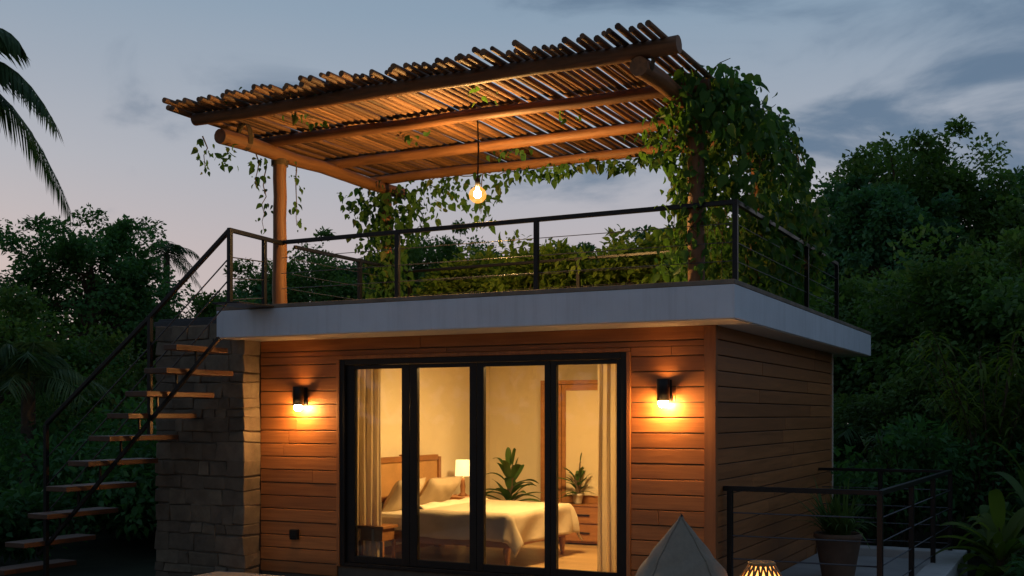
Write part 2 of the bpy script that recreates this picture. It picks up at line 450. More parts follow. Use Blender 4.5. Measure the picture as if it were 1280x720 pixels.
SUN_EL, SUN_AZ = math.radians(3), math.radians(-62)       # sun low, behind the trees to the left
ns.sun_elevation = SUN_EL; ns.sun_rotation = SUN_AZ
nsc = mixc(nt, 1.0, ns.outputs[0], (.008,.008,.008), 'MULTIPLY')
sky = mixc(nt, 1.0, sky, nsc, 'ADD')
# the eastern half of the sky, behind the photographer, is already dark
es = nt.nodes.new('ShaderNodeMapRange'); nt.links.new(sep.outputs[1], es.inputs[0])
es.inputs[1].default_value = -.5; es.inputs[2].default_value = .45; es.inputs[3].default_value = .70; es.inputs[4].default_value = 1.0
sky = mixc(nt, 1.0, sky, es.outputs[0], 'MULTIPLY')
nt.links.new(sky, bg.inputs[0]); bg.inputs[1].default_value = 1.0

sl = bpy.data.lights.new('sun', 'SUN'); sl.energy = .10; sl.angle = math.radians(20); sl.color = (1,.86,.78)
so = bpy.data.objects.new('sun', sl); COL.objects.link(so)
sd_ = Vector((math.sin(SUN_AZ)*math.cos(SUN_EL), math.cos(SUN_AZ)*math.cos(SUN_EL), math.sin(math.radians(14))))
so.rotation_euler = sd_.to_track_quat('Z', 'Y').to_euler(); so.location = (0,0,30)

# ------------------------------------------------------------------ ground, patio
def ground():
    mb = MB()
    rs = np.random.RandomState(3)
    def fn(u, v):
        x = (u-.5)*2; y = (v-.5)*2
        X = x*abs(x)*400 - 6; Y = y*abs(y)*400 + 12
        d = max(0, math.hypot(X+6, Y-8) - 12)
        z = -.42 + min(.25, d*.02)*math.sin(X*.5+1)*math.cos(Y*.43) - (.0015*d*d if d < 60 else 5.4)*.3
        return (X, Y, z)
    mb.grid(fn, 120, 120)
    tag(mb.build('ground', M['ground']), kind='structure')
ground()
mb = MB()
nx = 7; xs = [-8.42 + i*1.55 for i in range(8)]
ys = [-2 + i*1.7 for i in range(8)]
for i in range(7):
    for j in range(7):
        mb.box(xs[i], xs[i+1]-.012, ys[j], min(9.695, ys[j+1]-.012), -.22, -.10)
mb.box(-8.40, 2.4, -1.98, 9.69, -.5, -.12)
tag(mb.build('patio', M['concrete'], bevel=.006), kind='structure')
mb = MB()
mb.box(-2.93, -1.30, 10.02, 14.35, -.5, -.10)
tag(mb.build('side_deck', M['concrete'], bevel=.008), kind='structure')
mb = MB()
mb.box(-1.50, -1.22, 10.02, 14.5, -.5, .0); mb.box(-2.93, -1.503, 14.22, 14.5, -.5, -.003)
tag(mb.build('deck_kerb', M['kerb'], bevel=.012), kind='structure')

# ------------------------------------------------------------------ the cabin
FY = 10.0; XL, XR, YB = -8.10, -2.97, 15.3
DX0, DX1, DZ = -7.04, -3.80, 2.19
cabin = thing('garden_cabin', 'flat roofed cabin clad in warm cedar boards with white fascia and folding glass doors', 'cabin', (0,0,0))

# boards of the facade: real boards, 3 mm proud of a backing, with open shadow gaps
def boards_front(mb, x0, x1, z0, z1, pitch=.142, gap=.010):
    zs = -.122
    k = 0
    while zs < z1:
        a, b_ = max(zs, z0), min(zs+pitch-gap, z1)
        if b_ - a > .012:
            dy = rnd.uniform(0, .004)
            xj = x0 + (x1-x0)*rnd.uniform(.3,.7) if (x1-x0) > 2 else (x0 + (x1-x0)*rnd.uniform(.3,.7) if rnd.random() < .16 else None)
            if xj: mb.box(x0, xj-.0015, FY-.022-dy, FY, a, b_); mb.box(xj+.0015, x1, FY-.024-dy, FY, a, b_)
            else: mb.box(x0, x1, FY-.022-dy, FY, a, b_)
        zs += pitch
mb = MB()
boards_front(mb, XL+.002, DX0-.04, -.11, DZ+.04)
boards_front(mb, DX1+.04, XR-.085, -.11, DZ+.04)
boards_front(mb, XL+.002, XR-.085, DZ+.043, 2.412)
mb.build('front_cladding', M['clad'], cabin, bevel=.004)
mb = MB()
mb.box(XR-.082, XR+.028, FY-.045, FY+.03, -.11, 2.412)              # corner board
mb.box(DX0-.038, DX0, FY-.04, FY, 0, DZ); mb.box(DX1, DX1+.038, FY-.04, FY, 0, DZ)
mb.box(DX0-.038, DX1+.038, FY-.04, FY, DZ+.002, DZ+.04)
mb.build('corner_trim', M['trim'], cabin, bevel=.004)
mb = MB()
zs = -.122
while zs < 2.40:
    dx = rnd.uniform(0, .004)
    yj = rnd.uniform(11,14.4)
    mb.box(XR, XR+.022+dx, FY+.032, yj-.002, zs, min(zs+.132, 2.410)); mb.box(XR, XR+.024+dx, yj+.002, YB-.03, zs, min(zs+.132, 2.410)); zs += .142
mb.build('side_cladding', M['clad_side'], cabin, bevel=.004)
mb = MB(); mb.box(XR-.02, XR+.035, YB-.028, YB+.01, -.4, 2.410)
mb.build('corner_post', M['soffit'], cabin)
# structural walls
mb = MB()
mb.box(XL, DX0-.002, FY+.001, FY+.14, -.4, 2.411); mb.box(DX1+.002, XR-.001, FY+.001, FY+.14, -.4, 2.411)
mb.box(DX0-.001, DX1+.001, FY+.001, FY+.14, DZ+.002, 2.411); mb.box(DX0-.001, DX1+.001, FY+.001, FY+.14, -.4, -.001)
mb.box(XR-.12, XR-.001, FY+.142, YB, -.4, 2.411); mb.box(XL, XL+.14, FY+.142, YB, -.4, 2.411)
mb.box(XL+.142, XR-.122, YB-.14, YB, -.4, 2.411)
mb.build('outer_wall', M['mortar'], cabin)
RX0, RX1, RY0, RY1, RZ = -7.15, -3.12, FY+.142, 13.6, 2.39
mb = MB()
mb.box(RX0-.08, RX0, RY0, RY1, 0.002, RZ); mb.box(RX0-.08, RX1+.02, RY1+.001, RY1+.08, 0.002, RZ)
mb.box(RX1, RX1+.02, RY0, RY1, .002, RZ)
mb.box(RX0, RX1, RY0-.001, RY0+.008, DZ+.004, RZ); mb.box(DX1+.004, RX1, RY0-.001, RY0+.008, .003, DZ+.003)
mb.build('room_wall', M['plaster'], cabin)
mb = MB(); mb.box(RX0-.08, RX1+.02, RY0, RY1+.08, RZ+.001, RZ+.015); mb.build('room_ceiling', M['plaster'], cabin)
mb = MB()
for i in range(22):
    mb.box(RX0, RX1, RY0+i*.158, RY0+(i+1)*.158-.002, -.03, 0.0)
mb.build('room_floor', M['roomfloor'], cabin, bevel=.001)
mb = MB(); mb.box(RX0+.001, RX0+.014, RY0+.02, RY1-.02, 0.001, .09); mb.box(RX0+.015, RX1, RY1-.014, RY1-.001, .001, .09)
mb.build('skirting', M['furn'], cabin)
# roof
RFX0, RFX1, RFY0, RFY1 = -8.22, -2.615, 9.40, 16.3
mb = MB(); mb.box(RFX0, RFX1, RFY0, RFY1, 2.420, 2.706); mb.build('fascia', M['white'], cabin, bevel=.006)
mb = MB(); mb.box(RFX0+.02, RFX1-.02, RFY0+.02, RFY1-.02, 2.413, 2.4199); mb.build('soffit', M['soffit'], cabin)
mb = MB()
mb.box(RFX0-.004, RFX1+.004, RFY0-.004, RFY0+.16, 2.707, 2.748); mb.box(RFX1-.156, RFX1+.004, RFY0+.162, RFY1, 2.707, 2.748)
mb.box(RFX0-.004, RFX0+.156, RFY0+.162, RFY1, 2.707, 2.748); mb.box(RFX0+.158, RFX1-.158, RFY1-.16, RFY1, 2.707, 2.748)
mb.build('roof_coping', M['coping'], cabin, bevel=.006)
mb = MB(); mb.box(RFX0+.158, RFX1-.158, RFY0+.162, RFY1-.162, 2.707, 2.720); mb.build('roof_deck', M['roofdeck'], cabin)
# folding glass door: frame and four leaves with a pane each
mb = MB()
mb.box(DX0+.002, DX0+.06, FY-.03, FY+.10, 0.002, DZ-.001); mb.box(DX1-.06, DX1-.002, FY-.03, FY+.10, .002, DZ-.001)
mb.box(DX0+.062, DX1-.062, FY-.03, FY+.10, DZ-.06, DZ-.001); mb.box(DX0+.062, DX1-.062, FY-.03, FY+.10, .002, .04)
mb.build('door_frame', M['black'], cabin, bevel=.003)
ed = [DX0+.062, -6.195, -5.41, -4.60, DX1-.062]
stl = [(.105,.092),(.090,.078),(.078,.060),(.062,.05)]
for i in range(4):
    x0, x1 = ed[i]+.002, ed[i+1]-.002; a, b_ = stl[i]
    y0, y1 = FY+.005, FY+.06
    mb = MB()
    mb.box(x0, x0+a, y0, y1, .043, DZ-.063); mb.box(x1-b_, x1, y0, y1, .043, DZ-.063)
    mb.box(x0+a+.0005, x1-b_-.0005, y0, y1, DZ-.105, DZ-.063); mb.box(x0+a+.0005, x1-b_-.0005, y0, y1, .043, .115)
    leaf = mb.build('door_leaf', M['black'], cabin, bevel=.003)
    g = MB(); g.box(x0+a-.004, x1-b_+.004, FY+.030, FY+.034, .110, DZ-.100); g.build('glass_pane', M['glass'], leaf)

# ------------------------------------------------------------------ stone wall under the stair head
sw = thing('stone_wall', 'rough grey stone block wall rising behind the floating stair treads', 'wall', (0,0,0))
mb = MB(); mb.box(-9.35, -8.125, 9.725, 12.2, -.45, 2.60); mb.build('wall_core', M['mortar'], sw)
def block(mb, x0, x1, y0, y1, z0, z1, ax):
    j = lambda s=.015: rnd.uniform(-s, s)
    vs = [(x0,y0,z0),(x1,y0,z0),(x1,y1,z0),(x0,y1,z0),(x0,y0,z1),(x1,y0,z1),(x1,y1,z1),(x0,y1,z1)]
    vs = [(a+j(), b_+j(), c+j()) for a, b_, c in vs]
    mb.add(vs, [(0,3,2,1),(4,5,6,7),(0,1,5,4),(1,2,6,5),(2,3,7,6),(3,0,4,7)])
mb = MB(); z = -.40
while z < 2.56:
    hh = min(rnd.choice((.10,.15,.20,.12,.17)), 2.60-z)
    x = -9.37; first = True
    while x < -8.11:
        ww = rnd.uniform(.11, .42)
        if x+ww > -8.24: ww = -8.10-x
        x1 = min(x+ww, -8.10)
        d = rnd.uniform(-.004, .004)
        last = x1 >= -8.101
        block(mb, x+.003, x1-(0 if last else .003), 9.70+d, 9.975 if last else 9.80, z+.003, z+hh-.003, 0)
        x = x1
    z += hh
mb.build('stone_blocks', M['stone'], sw, bevel=.010)
mb = MB(); mb.box(-9.45, -8.49, 9.76, 12.3, 2.60, 2.66)
for k in range(4): mb.box(-9.42+k*.02, -8.50, 9.80+k*.6, 9.80+k*.6+.55, 2.661, 2.69)
mb.build('slate_cap', M['slate'], sw, bevel=.004)

# ------------------------------------------------------------------ staircase
st = thing('floating_staircase', 'open staircase of timber treads on one black steel beam with a cable rail', 'staircase', (0,0,0))
SY = 8.90
tx = [(-8.05,2.305),(-8.31,2.075),(-8.57,1.845),(-8.82,1.62),(-9.08,1.385),(-9.38,1.12),(-9.70,.845),(-9.98,.545),(-10.33,.22),(-10.64,-.09)]
for x, z in tx:
    mb = MB(); mb.box(x-.15, x+(.15 if z < 2.2 else .02), 8.60, 9.60 if z < 2.2 else 9.36, z-.055, z)
    mb.build('tread', M['tread'], st, bevel=.006)
a, b_ = Vector((-10.30, SY, .06)), Vector((-7.75, SY, 2.375))
def zs_at(x): return a.z + (b_.z-a.z)*(x-a.x)/(b_.x-a.x)
mb = MB(); mb.bar(a, b_, .032, .036)
mb.build('stringer', M['black'], st)
for x, z in tx[:-1]:
    mb = MB(); mb.box(x-.012, x+.012, SY-.008, SY+.008, zs_at(x)+.02, z-.056); mb.build('bracket', M['black'], st)
H = [(-10.19,SY,1.50),(-8.67,SY,2.62),(-7.61,SY,3.45)]
mb = MB(); mb.bar(H[0], H[1], .042); mb.bar(H[1], H[2], .042); mb.bar((-7.61,SY-.02,3.45),(-7.66,9.80,3.44), .042)
mb.build('handrail', M['black'], st, bevel=.004)
for px_, z0, z1 in ((-10.19,-.45,1.49),(-8.67,1.40,2.61),(-7.61,2.73,3.44)):
    mb = MB(); mb.bar((px_,SY,z0),(px_,SY,z1),.045); mb.build('post', M['black'], st, bevel=.003)
mb = MB(); mb.bar((-7.63,9.46,2.748),(-7.63,9.46,3.42),.042); mb.build('post', M['black'], st, bevel=.003)
for f in (.27,.50,.73):
    mb = MB()
    mb.tube([(-10.19,SY,.16+1.32*f),(-8.67,SY,1.54+1.06*f),(-7.61,SY,2.50+.93*f)], .008, 6)
    mb.tube([(-7.61,SY,2.50+.93*f),(-7.63,9.46,2.60+.82*f)], .006, 6)
    mb.build('cable', M['cable'], st)
mb = MB(); mb.box(-7.80, -7.45, 8.85, 9.394, 2.714, 2.729); mb.build('landing_plate', M['black'], st, bevel=.003)

# ------------------------------------------------------------------ roof railing
rl = thing('roof_railing', 'black steel railing with cables around the roof terrace edge', 'railing', (0,0,0))
RZT = 3.47; RC = (-2.72, 9.80)
mb = MB()
mb.bar((-7.67,9.80,3.45),(-2.72,9.80,RZT),.042); mb.bar((-2.72,9.78,RZT),(-2.72,14.42,RZT),.042)
mb.bar((-7.62,9.96,3.42),(-7.62,12.32,3.42),.038); mb.bar((-7.62,12.32,3.42),(-2.82,12.32,3.46),.034)
mb.build('top_rail', M['black'], rl, bevel=.004)
for x, y in ((-6.21,9.80),(-4.65,9.80),(-2.72,9.80),(-2.72,12.69),(-2.72,14.40),(-7.62,11.2),(-7.62,12.32),(-5.3,12.32)):
    mb = MB(); mb.bar((x,y,2.721),(x,y,3.45),.045); mb.box(x-.05,x+.05,y-.045,y+.045,2.7205,2.729)
    mb.build('post', M['black'], rl, bevel=.003)
mb = MB()
for f in (.25,.5,.75):
    zz = 2.79+.66*f
    mb.tube([(-7.67,9.80,zz),(-2.72,9.80,zz)], .004, 5); mb.tube([(-2.72,9.80,zz),(-2.72,14.4,zz)], .004, 5)
    mb.tube([(-7.62,9.9,zz),(-7.62,12.32,zz),(-2.82,12.32,zz)], .004, 5)
mb.build('cable', M['cable'], rl)

# ------------------------------------------------------------------ pergola
pg = thing('pole_pergola', 'rustic log pergola with a roof of rough poles standing on the terrace', 'pergola', (0,0,0))
def logpts(a, b_, n=9, j=.012):
    a, b_ = Vector(a), Vector(b_); pts = []
    for i in range(n):
        p = a.lerp(b_, i/(n-1)); pts.append(p + Vector((rnd.uniform(-j,j), rnd.uniform(-j,j), rnd.uniform(-j,j))))
    return pts
def log(a, b_, r0, name, mat, r1=None, n=9, sides=12):
    mb = MB(); r1 = r1 or r0
    rad = [(r0 + (r1-r0)*i/(n-1))*rnd.uniform(.95, 1.05) for i in range(n)]
    mb.tube(logpts(a, b_, n, .006 if name == 'post' else .012), rad, sides)
    return mb.build(name, mat, pg, bevel=.01)
PX0, PX1, PY0, PY1 = -7.76, -3.10, 9.88, 12.0
for x, y, zb in ((PX0,PY0,2.721),(PX1,PY0,2.721),(PX0,PY1,2.721),(PX1,PY1,2.721)):
    log((x,y,zb),(x+rnd.uniform(-.01,.01),y,4.36), .079, 'post', M['log_z'], .07)
for x, y0 in ((PX0,8.93),(-3.19,8.66)):
    log((x,y0,4.42),(x,12.35,4.43), .078, 'side_beam', M['log_y'], .070)
log((-7.93,8.76,4.55),(-2.88,8.73,4.56), .062, 'front_beam', M['log'], .070)
for y in (9.78,10.95,11.95):
    log((-7.95,y,4.53),(-2.95,y,4.53), .058, 'purlin', M['log'], .055)
mb = MB(); x = -8.06; k = 0
while x < -3.0:
    r = rnd.uniform(.022,.031)
    y0 = 8.46 + rnd.uniform(-.18,.05); y1 = 12.38 + rnd.uniform(-.15,.2)
    zc = 4.628 + rnd.uniform(-.012,.014)
    sk = rnd.uniform(-.02,.02)
    mb.tube(logpts((x,y0,zc),(x+sk,y1,zc), 7, .006), [r*rnd.uniform(.9,1.06)*(1.0-.02*i) for i in range(7)], 8)
    if rnd.random() < .12:      # a thinner stick laid in the gap
        r2 = rnd.uniform(.009,.013); xx = x + r + r2 + .004
        mb.tube(logpts((xx,y0+rnd.uniform(.05,.5),zc-.004),(xx+sk+rnd.uniform(-.02,.02),y1-rnd.uniform(0,1.2),zc), 7, .008), r2, 6)
    x += rnd.uniform(.074, .088); k += 1
mb.build('slat_roof', M['pole'], pg)
for x, y in ((PX0,PY0),(PX1,PY0),(PX0,9.3),(-3.19,8.74)):
    mb = MB(); an = [i*PI/6 for i in range(61)]
    mb.tube([(x+.088*math.cos(t), y+.088*math.sin(t), 4.29+t*.0022) for t in an] if y == PY0 else
            [(x+.086*math.cos(t), y-.035+t*.0024, 4.485+.14*math.sin(t)) for t in an], .006, 5, caps=False)
    mb.build('rope_lashing', M['vinestem'], pg)

# hanging bulb, with its soft halo drawn as a glowing amber shell
m, nt, b = new_mat('amber_halo_glow'); nt.nodes.remove(b)
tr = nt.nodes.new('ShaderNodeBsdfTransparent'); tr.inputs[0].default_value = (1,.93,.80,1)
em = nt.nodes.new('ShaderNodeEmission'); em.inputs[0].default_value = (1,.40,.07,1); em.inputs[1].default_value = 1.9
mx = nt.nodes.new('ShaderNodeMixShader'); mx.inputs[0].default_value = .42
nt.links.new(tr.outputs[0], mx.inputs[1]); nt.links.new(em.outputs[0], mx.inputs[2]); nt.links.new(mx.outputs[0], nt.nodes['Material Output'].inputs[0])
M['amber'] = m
hb = thing('pendant_bulb', 'glowing bulb inside an amber halo shell hanging on a cord under the pergola roof', 'pendant lamp', (-5.34, 9.90, 3.80))
mb = MB(); mb.tube([(0,0,.73),(.008,0,.4),(0,0,.13)], .009, 6); mb.build('cord', M['black'], hb)
mb = MB(); mb.lathe([(0,.14),(.022,.138),(.026,.11),(.024,.06),(.014,.05),(0,.05)], n=14); mb.build('socket', M['black'], hb)
mb = MB(); mb.lathe([(.012,.052),(.016,.03),(.030,.005),(.036,-.016),(.030,-.040),(.016,-.052),(0,-.055)], n=16); mb.build('bulb', M['bulb'], hb)
mb = MB(); mb.lathe([(.024,.058),(.040,.050),(.074,.020),(.088,-.018),(.080,-.060),(.052,-.092),(.022,-.104),(0,-.106)], n=24); mb.build('halo_shell', M['amber'], hb)

# ------------------------------------------------------------------ wall lamps, socket
def wall_lamp(x, z, label):
    t = thing('wall_lamp', label, 'wall lamp', (x, FY-.024, z), 0, 'black lamps on the facade')
    mb = MB(); mb.box(-.052,.052,-.014,-.001,-.10,.10); mb.build('back_plate', M['black'], t, bevel=.004)
    mb = MB(); pr = [(0,.080),(.050,.080),(.050,.105),(.056,.105),(.060,.10),(.060,-.095),(.052,-.095),(.052,-.03),(0,-.03)]
    mb.lathe(pr, 0, -.10, 20); mb.box(-.02,.02,-.06,-.013,-.03,.04); mb.build('lamp_body', M['black'], t)
    mb = MB(); mb.lathe([(.020,-.035),(.030,-.07),(.044,-.105),(.046,-.125),(.032,-.148),(0,-.155)], 0, -.10, 16); mb.build('bulb', M['bulb_sconce'], t)
    mb = MB(); mb.lathe([(0,.0805),(.046,.0805),(.046,.0835),(0,.084)], 0, -.10, 16); mb.build('fill_disc', M['soffit_fill'], t)  # hidden glowing disc, added to brighten the soffit and boards above
    return t
wall_lamp(-7.51, 1.80, 'black cylinder wall lamp lit on the boards between stone wall and glass door')
wall_lamp(-3.41, 1.825, 'black cylinder wall lamp lit on the boards right of the glass door')
t = thing('wall_socket', 'small black outdoor socket box low on the cedar boards', 'socket', (-7.62, FY-.024, .31))
mb = MB(); mb.box(-.05,.05,-.045,-.001,-.055,.055); mb.build('box', M['black'], t, bevel=.006)
mb = MB(); mb.box(-.044,.044,-.058,-.046,-.03,.05); mb.build('flap', M['black'], t, bevel=.004)

# ------------------------------------------------------------------ the bedroom
bed = thing('bed', 'wooden double bed with cane headboard against the bedroom wall', 'bed', (0,0,0))
BX0, BX1, BY0, BY1 = -7.05, -5.30, 10.53, 12.04
mb = MB(); mb.box(BX0+.06,BX1,BY0,BY0+.035,.22,.335); mb.box(BX0+.06,BX1,BY1-.035,BY1,.22,.335); mb.box(BX1-.035,BX1,BY0+.036,BY1-.036,.22,.335)
mb.box(BX0+.06,BX1-.036,BY0+.036,BY1-.036,.25,.30); mb.build('frame', M['furn'], bed, bevel=.006)
for x, y in ((BX1-.06,BY0+.05),(BX1-.06,BY1-.05)):
    mb = MB(); mb.lathe([(.0,.222),(.036,.222),(.042,.19),(.034,.12),(.022,.03),(.020,0),(0,0)], x, y, 12); mb.build('leg', M['furn'], bed)
for y in (BY0+.03, BY1-.03):
    mb = MB(); mb.box(BX0-.02,BX0+.055,y-.03,y+.03,0,1.10); mb.build('head_post', M['furn'], bed, bevel=.006)
mb = MB(); mb.box(BX0-.015,BX0+.05,BY0+.062,BY1-.062,1.06,1.125); mb.box(BX0-.015,BX0+.05,BY0+.062,BY1-.062,.62,.68)
mb.box(BX0-.02,BX0+.055,(BY0+BY1)/2-.03,(BY0+BY1)/2+.03,.681,1.14); mb.box(BX0-.025,BX0+.06,(BY0+BY1)/2-.09,(BY0+BY1)/2+.09,1.126,1.145)
hd = mb.build('headboard', M['furn'], bed, bevel=.006)
mb = MB(); mb.box(BX0,BX0+.03,BY0+.062,(BY0+BY1)/2-.032,.682,1.058); mb.box(BX0,BX0+.03,(BY0+BY1)/2+.032,BY1-.062,.682,1.058)
mb.build('cane_panel', M['cane'], hd)
mb = MB(); mb.box(BX0+.07,BX1-.02,BY0+.02,BY1-.02,.302,.53); mb.build('mattress', M['linen'], bed, bevel=.05)
# bedspread: cloth coordinates carried over the edges; the corners hang in points
def drape(u, v):
    hx, hy = .33, .30
    ax0, ax1 = BX0+.52, BX1+hx; ay0, ay1 = BY0-hy, BY1+hy
    a = ax0 + (ax1-ax0)*u; b_ = ay0 + (ay1-ay0)*v
    ex = max(0, a-(BX1-.01)); ey0 = max(0, BY0-b_); ey1 = max(0, b_-BY1)
    ey = max(ey0, ey1); d = math.hypot(ex, ey)
    x = min(a, BX1-.01); y = min(max(b_, BY0), BY1)
    r = .035; q = min(1, d/.06)
    sx = ex/(d+1e-6); sy = (-(ey0 > 0) + (ey1 > 0))*ey/(d+1e-6)
    out = r*q + .045*(d/.3)*(.5+.5*math.sin(a*11+b_*9)) + (.10*d/.4 if ex and ey else 0)
    z = .575 - max(0, d-.02) + .006*math.sin(a*6+b_*4)*math.cos(b_*5-a*3) + .003*math.sin(a*17+b_*7)
    return (x+sx*out, y+sy*out, z)
mb = MB(); mb.grid(drape, 60, 60); o = mb.build('bedspread', M['duvet'], solid=.022)
tag(o, 'beige cotton bedspread draped over the bed with a hanging corner', 'bedspread')
mb = MB()
def fold(u, v):
    an = PI*1.0*(u-.5)*1.9; y = BY0-.01 + (BY1-BY0+.02)*v
    return (BX0+.60+.11*math.sin(an)*(1+.08*math.sin(v*19)), y, .575+.045*math.cos(an)+.008*math.sin(v*23+u*3))
mb.grid(fold, 14, 40)
tag(mb.build('throw_blanket', M['linen'], solid=.012), 'folded cream sheet edge lying across the bed below the pillows', 'blanket')
def pillow(x, y, z, rot, label, w_=.62, h_=.42):
    mb = MB()
    for sg in (1,-1):
        def fn(u, v, sg=sg):
            p, q = u*2-1, v*2-1
            th = .085*max(0, (1-p**4)*(1-q**4))**.55
            pin = 1-.07*(abs(p*q)**1.5) ; s_ = 1+.05*(p*q)**2
            return (q*h_/2*s_*(1-.06*(1-p*p)), p*w_/2*s_*(1-.05*(1-q*q)), sg*th + .004*math.sin(p*9+q*6)*(1-p*p))
        mb.grid(fn, 18, 14)
    o = mb.build('pillow', M['pillow']); o.location = (x,y,z); o.rotation_euler = rot
    tag(o, label, 'pillow', 'pillows on the bed')
pillow(-6.84, 10.93, .70, (0,math.radians(-58),math.radians(4)), 'beige pillow leaning on the headboard beside the left curtain')
pillow(-6.80, 11.62, .70, (0,math.radians(-52),math.radians(-6)), 'beige pillow leaning on the headboard on the lamp side of the bed')
def night_table(name, x, y, w_, d_, h_, label):
    t = thing(name, label, 'bedside table', (x,y,0))
    mb = MB(); mb.box(-w_/2,w_/2,-d_/2,d_/2,h_-.03,h_); mb.build('table_top', M['furn'], t, bevel=.004)
    mb = MB(); mb.box(-w_/2+.03,w_/2-.03,-d_/2+.03,d_/2-.03,h_-.16,h_-.031); mb.build('drawer', M['furn'], t, bevel=.004)
    for sx in (-1,1):
        for sy in (-1,1):
            mb = MB(); mb.box(sx*(w_/2-.035)-.018,sx*(w_/2-.035)+.018,sy*(d_/2-.035)-.018,sy*(d_/2-.035)+.018,0,h_-.161); mb.build('leg', M['furn'], t, bevel=.003)
night_table('nightstand', -6.88, 12.35, .42, .42, .60, 'wooden bedside table carrying the lit lamp')
night_table('nightstand', -6.78, 10.30, .34, .30, .42, 'low wooden bedside table behind the left curtain')
tl = thing('table_lamp', 'lit table lamp with cream drum shade beside the bed', 'table lamp', (-6.87, 12.35, .601))
mb = MB(); mb.lathe([(0,0),(.06,0),(.058,.015),(.028,.04),(.034,.12),(.022,.2),(.012,.25),(0,.25)], n=16); mb.build('lamp_base', M['log_z'], tl)
mb = MB(); mb.lathe([(.095,.245),(.085,.445)], n=24); mb.build('lamp_shade', M['shade'], tl, solid=.004)
mb = MB(); mb.lathe([(0,.27),(.02,.28),(.03,.31),(.02,.34),(0,.345)], n=10); mb.build('bulb', emit_mat('bedside_bulb', (1,.6,.25), 160), tl)
cl_ = thing('added_ceiling_lamp', 'round warm ceiling light added out of view to light the bedroom', 'added ceiling lamp', (-5.2, 11.1, 2.389))  # unseen lamp, added to bring the room up to brightness
mb = MB(); mb.lathe([(0,0),(.27,0),(.27,-.035),(.25,-.035)], n=28); mb.build('lamp_rim', M['white'], cl_)
mb = MB(); mb.lathe([(.249,-.03),(.22,-.045),(.12,-.055),(0,-.057)], n=28); mb.build('diffuser', M['added_ceil_lamp'], cl_)

wd = thing('wardrobe', 'wooden wardrobe with a tall mirror door coloured like the wall it reflects and drawers below', 'wardrobe', (0,0,0))
WX0, WX1, WY0, WY1 = -6.16, -4.45, 13.1, 13.58
mb = MB(); mb.box(WX0,WX0+.04,WY0,WY1,0,2.04); mb.box(WX1-.04,WX1,WY0,WY1,0,2.04); mb.box(WX0+.041,WX1-.041,WY0,WY1,1.99,2.04)
mb.box(WX0+.041,WX1-.041,WY1-.02,WY1,0,1.989); mb.build('carcass', M['furn'], wd, bevel=.004)
mb = MB(); mb.box(WX0+.042,-5.87,WY0-.006,WY0+.02,.03,1.985); mb.build('door', M['furn'], wd, bevel=.004)
mb = MB(); x0, x1 = -5.86, -5.16
mb.box(x0,x0+.055,WY0-.012,WY0+.02,.50,1.985); mb.box(x1-.055,x1,WY0-.012,WY0+.02,.50,1.985); mb.box(x0+.056,x1-.056,WY0-.012,WY0+.02,1.91,1.985); mb.box(x0+.056,x1-.056,WY0-.012,WY0+.02,.50,.60)
md = mb.build('mirror_door', M['furn'], wd, bevel=.004)
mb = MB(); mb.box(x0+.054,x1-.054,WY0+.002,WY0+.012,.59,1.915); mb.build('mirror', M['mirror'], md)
mb = MB(); mb.box(-5.155,WX1-.042,WY0-.006,WY0+.02,.50,1.985); mb.build('door', M['furn'], wd, bevel=.004)
for z0, z1 in ((.05,.255),(.27,.475)):
    mb = MB(); mb.box(-5.86,WX1-.042,WY0-.20,WY0-.17,z0,z1); dr = mb.build('drawer', M['furn'], wd, bevel=.004)
    mb = MB(); mb.box(-5.56,-5.40,WY0-.218,WY0-.201,(z0+z1)/2-.008,(z0+z1)/2+.008); mb.build('handle', M['black'], dr)

def broad_plant(name, x, y, z, label, pot_r, pot_h, n, ln, wd_, mat, pot, seed, cat='potted plant', stems=.12, rise=(35,80), droop=.45):
    r = random.Random(seed)
    t = thing(name, label, cat, (x,y,z))
    if pot:
        mb = MB(); mb.lathe([(0,0),(pot_r*.72,0),(pot_r*.78,.02),(pot_r,pot_h-.03),(pot_r*1.06,pot_h-.028),(pot_r*1.06,pot_h),(pot_r*.92,pot_h),(pot_r*.9,pot_h-.05)], n=24); mb.build('pot', pot, t)
        mb = MB(); mb.lathe([(0,pot_h-.045),(pot_r*.91,pot_h-.05)], n=20); mb.build('soil', M['soil'], t)
    mb = MB(); sm = MB()
    for i in range(n):
        az = i*2.4 + r.uniform(-.4,.4); f = i/n
        rs_ = math.radians(rise[1] + (rise[0]-rise[1])*f + r.uniform(-8,8))
        L = ln*r.uniform(.75,1.1); h0 = pot_h - .05 + stems*(1-f)*r.uniform(.5,1.3)
        b0 = (math.cos(az)*.03, math.sin(az)*.03, h0)
        sm.tube([(0,0,pot_h-.08), b0, (b0[0]+math.cos(az)*L*.05, b0[1]+math.sin(az)*L*.05, h0+L*.06)], [.012,.010,.006], 5, caps=False)
        strip_leaf(mb, b0, az, L, wd_*r.uniform(.8,1.15), rs_, droop*r.uniform(.6,1.3), .16, 8, r.uniform(-.5,.5))
    mb.build('foliage', mat, t); sm.build('stem', M['vinestem'], t)
    return t
broad_plant('potted_plant', -6.42, 12.75, 0, 'large green leafy plant standing in the bedroom behind the bed', .17, .42, 34, .50, .105, M['leaf_room'], M['potwhite'], 5, stems=.46, rise=(5,80))
mb = MB(); mb.box(-5.865,WX1,WY0-.21,WY0-.013,.478,.498); mb.box(-5.865,-5.862,WY0-.20,WY0-.013,0,.477); mb.box(WX1-.04,WX1,WY0-.20,WY0-.001,0,.477)
mb.box(-5.85,WX1-.045,WY0-.165,WY0-.012,.02,.47); mb.build('ledge', M['furn'], wd, bevel=.003)
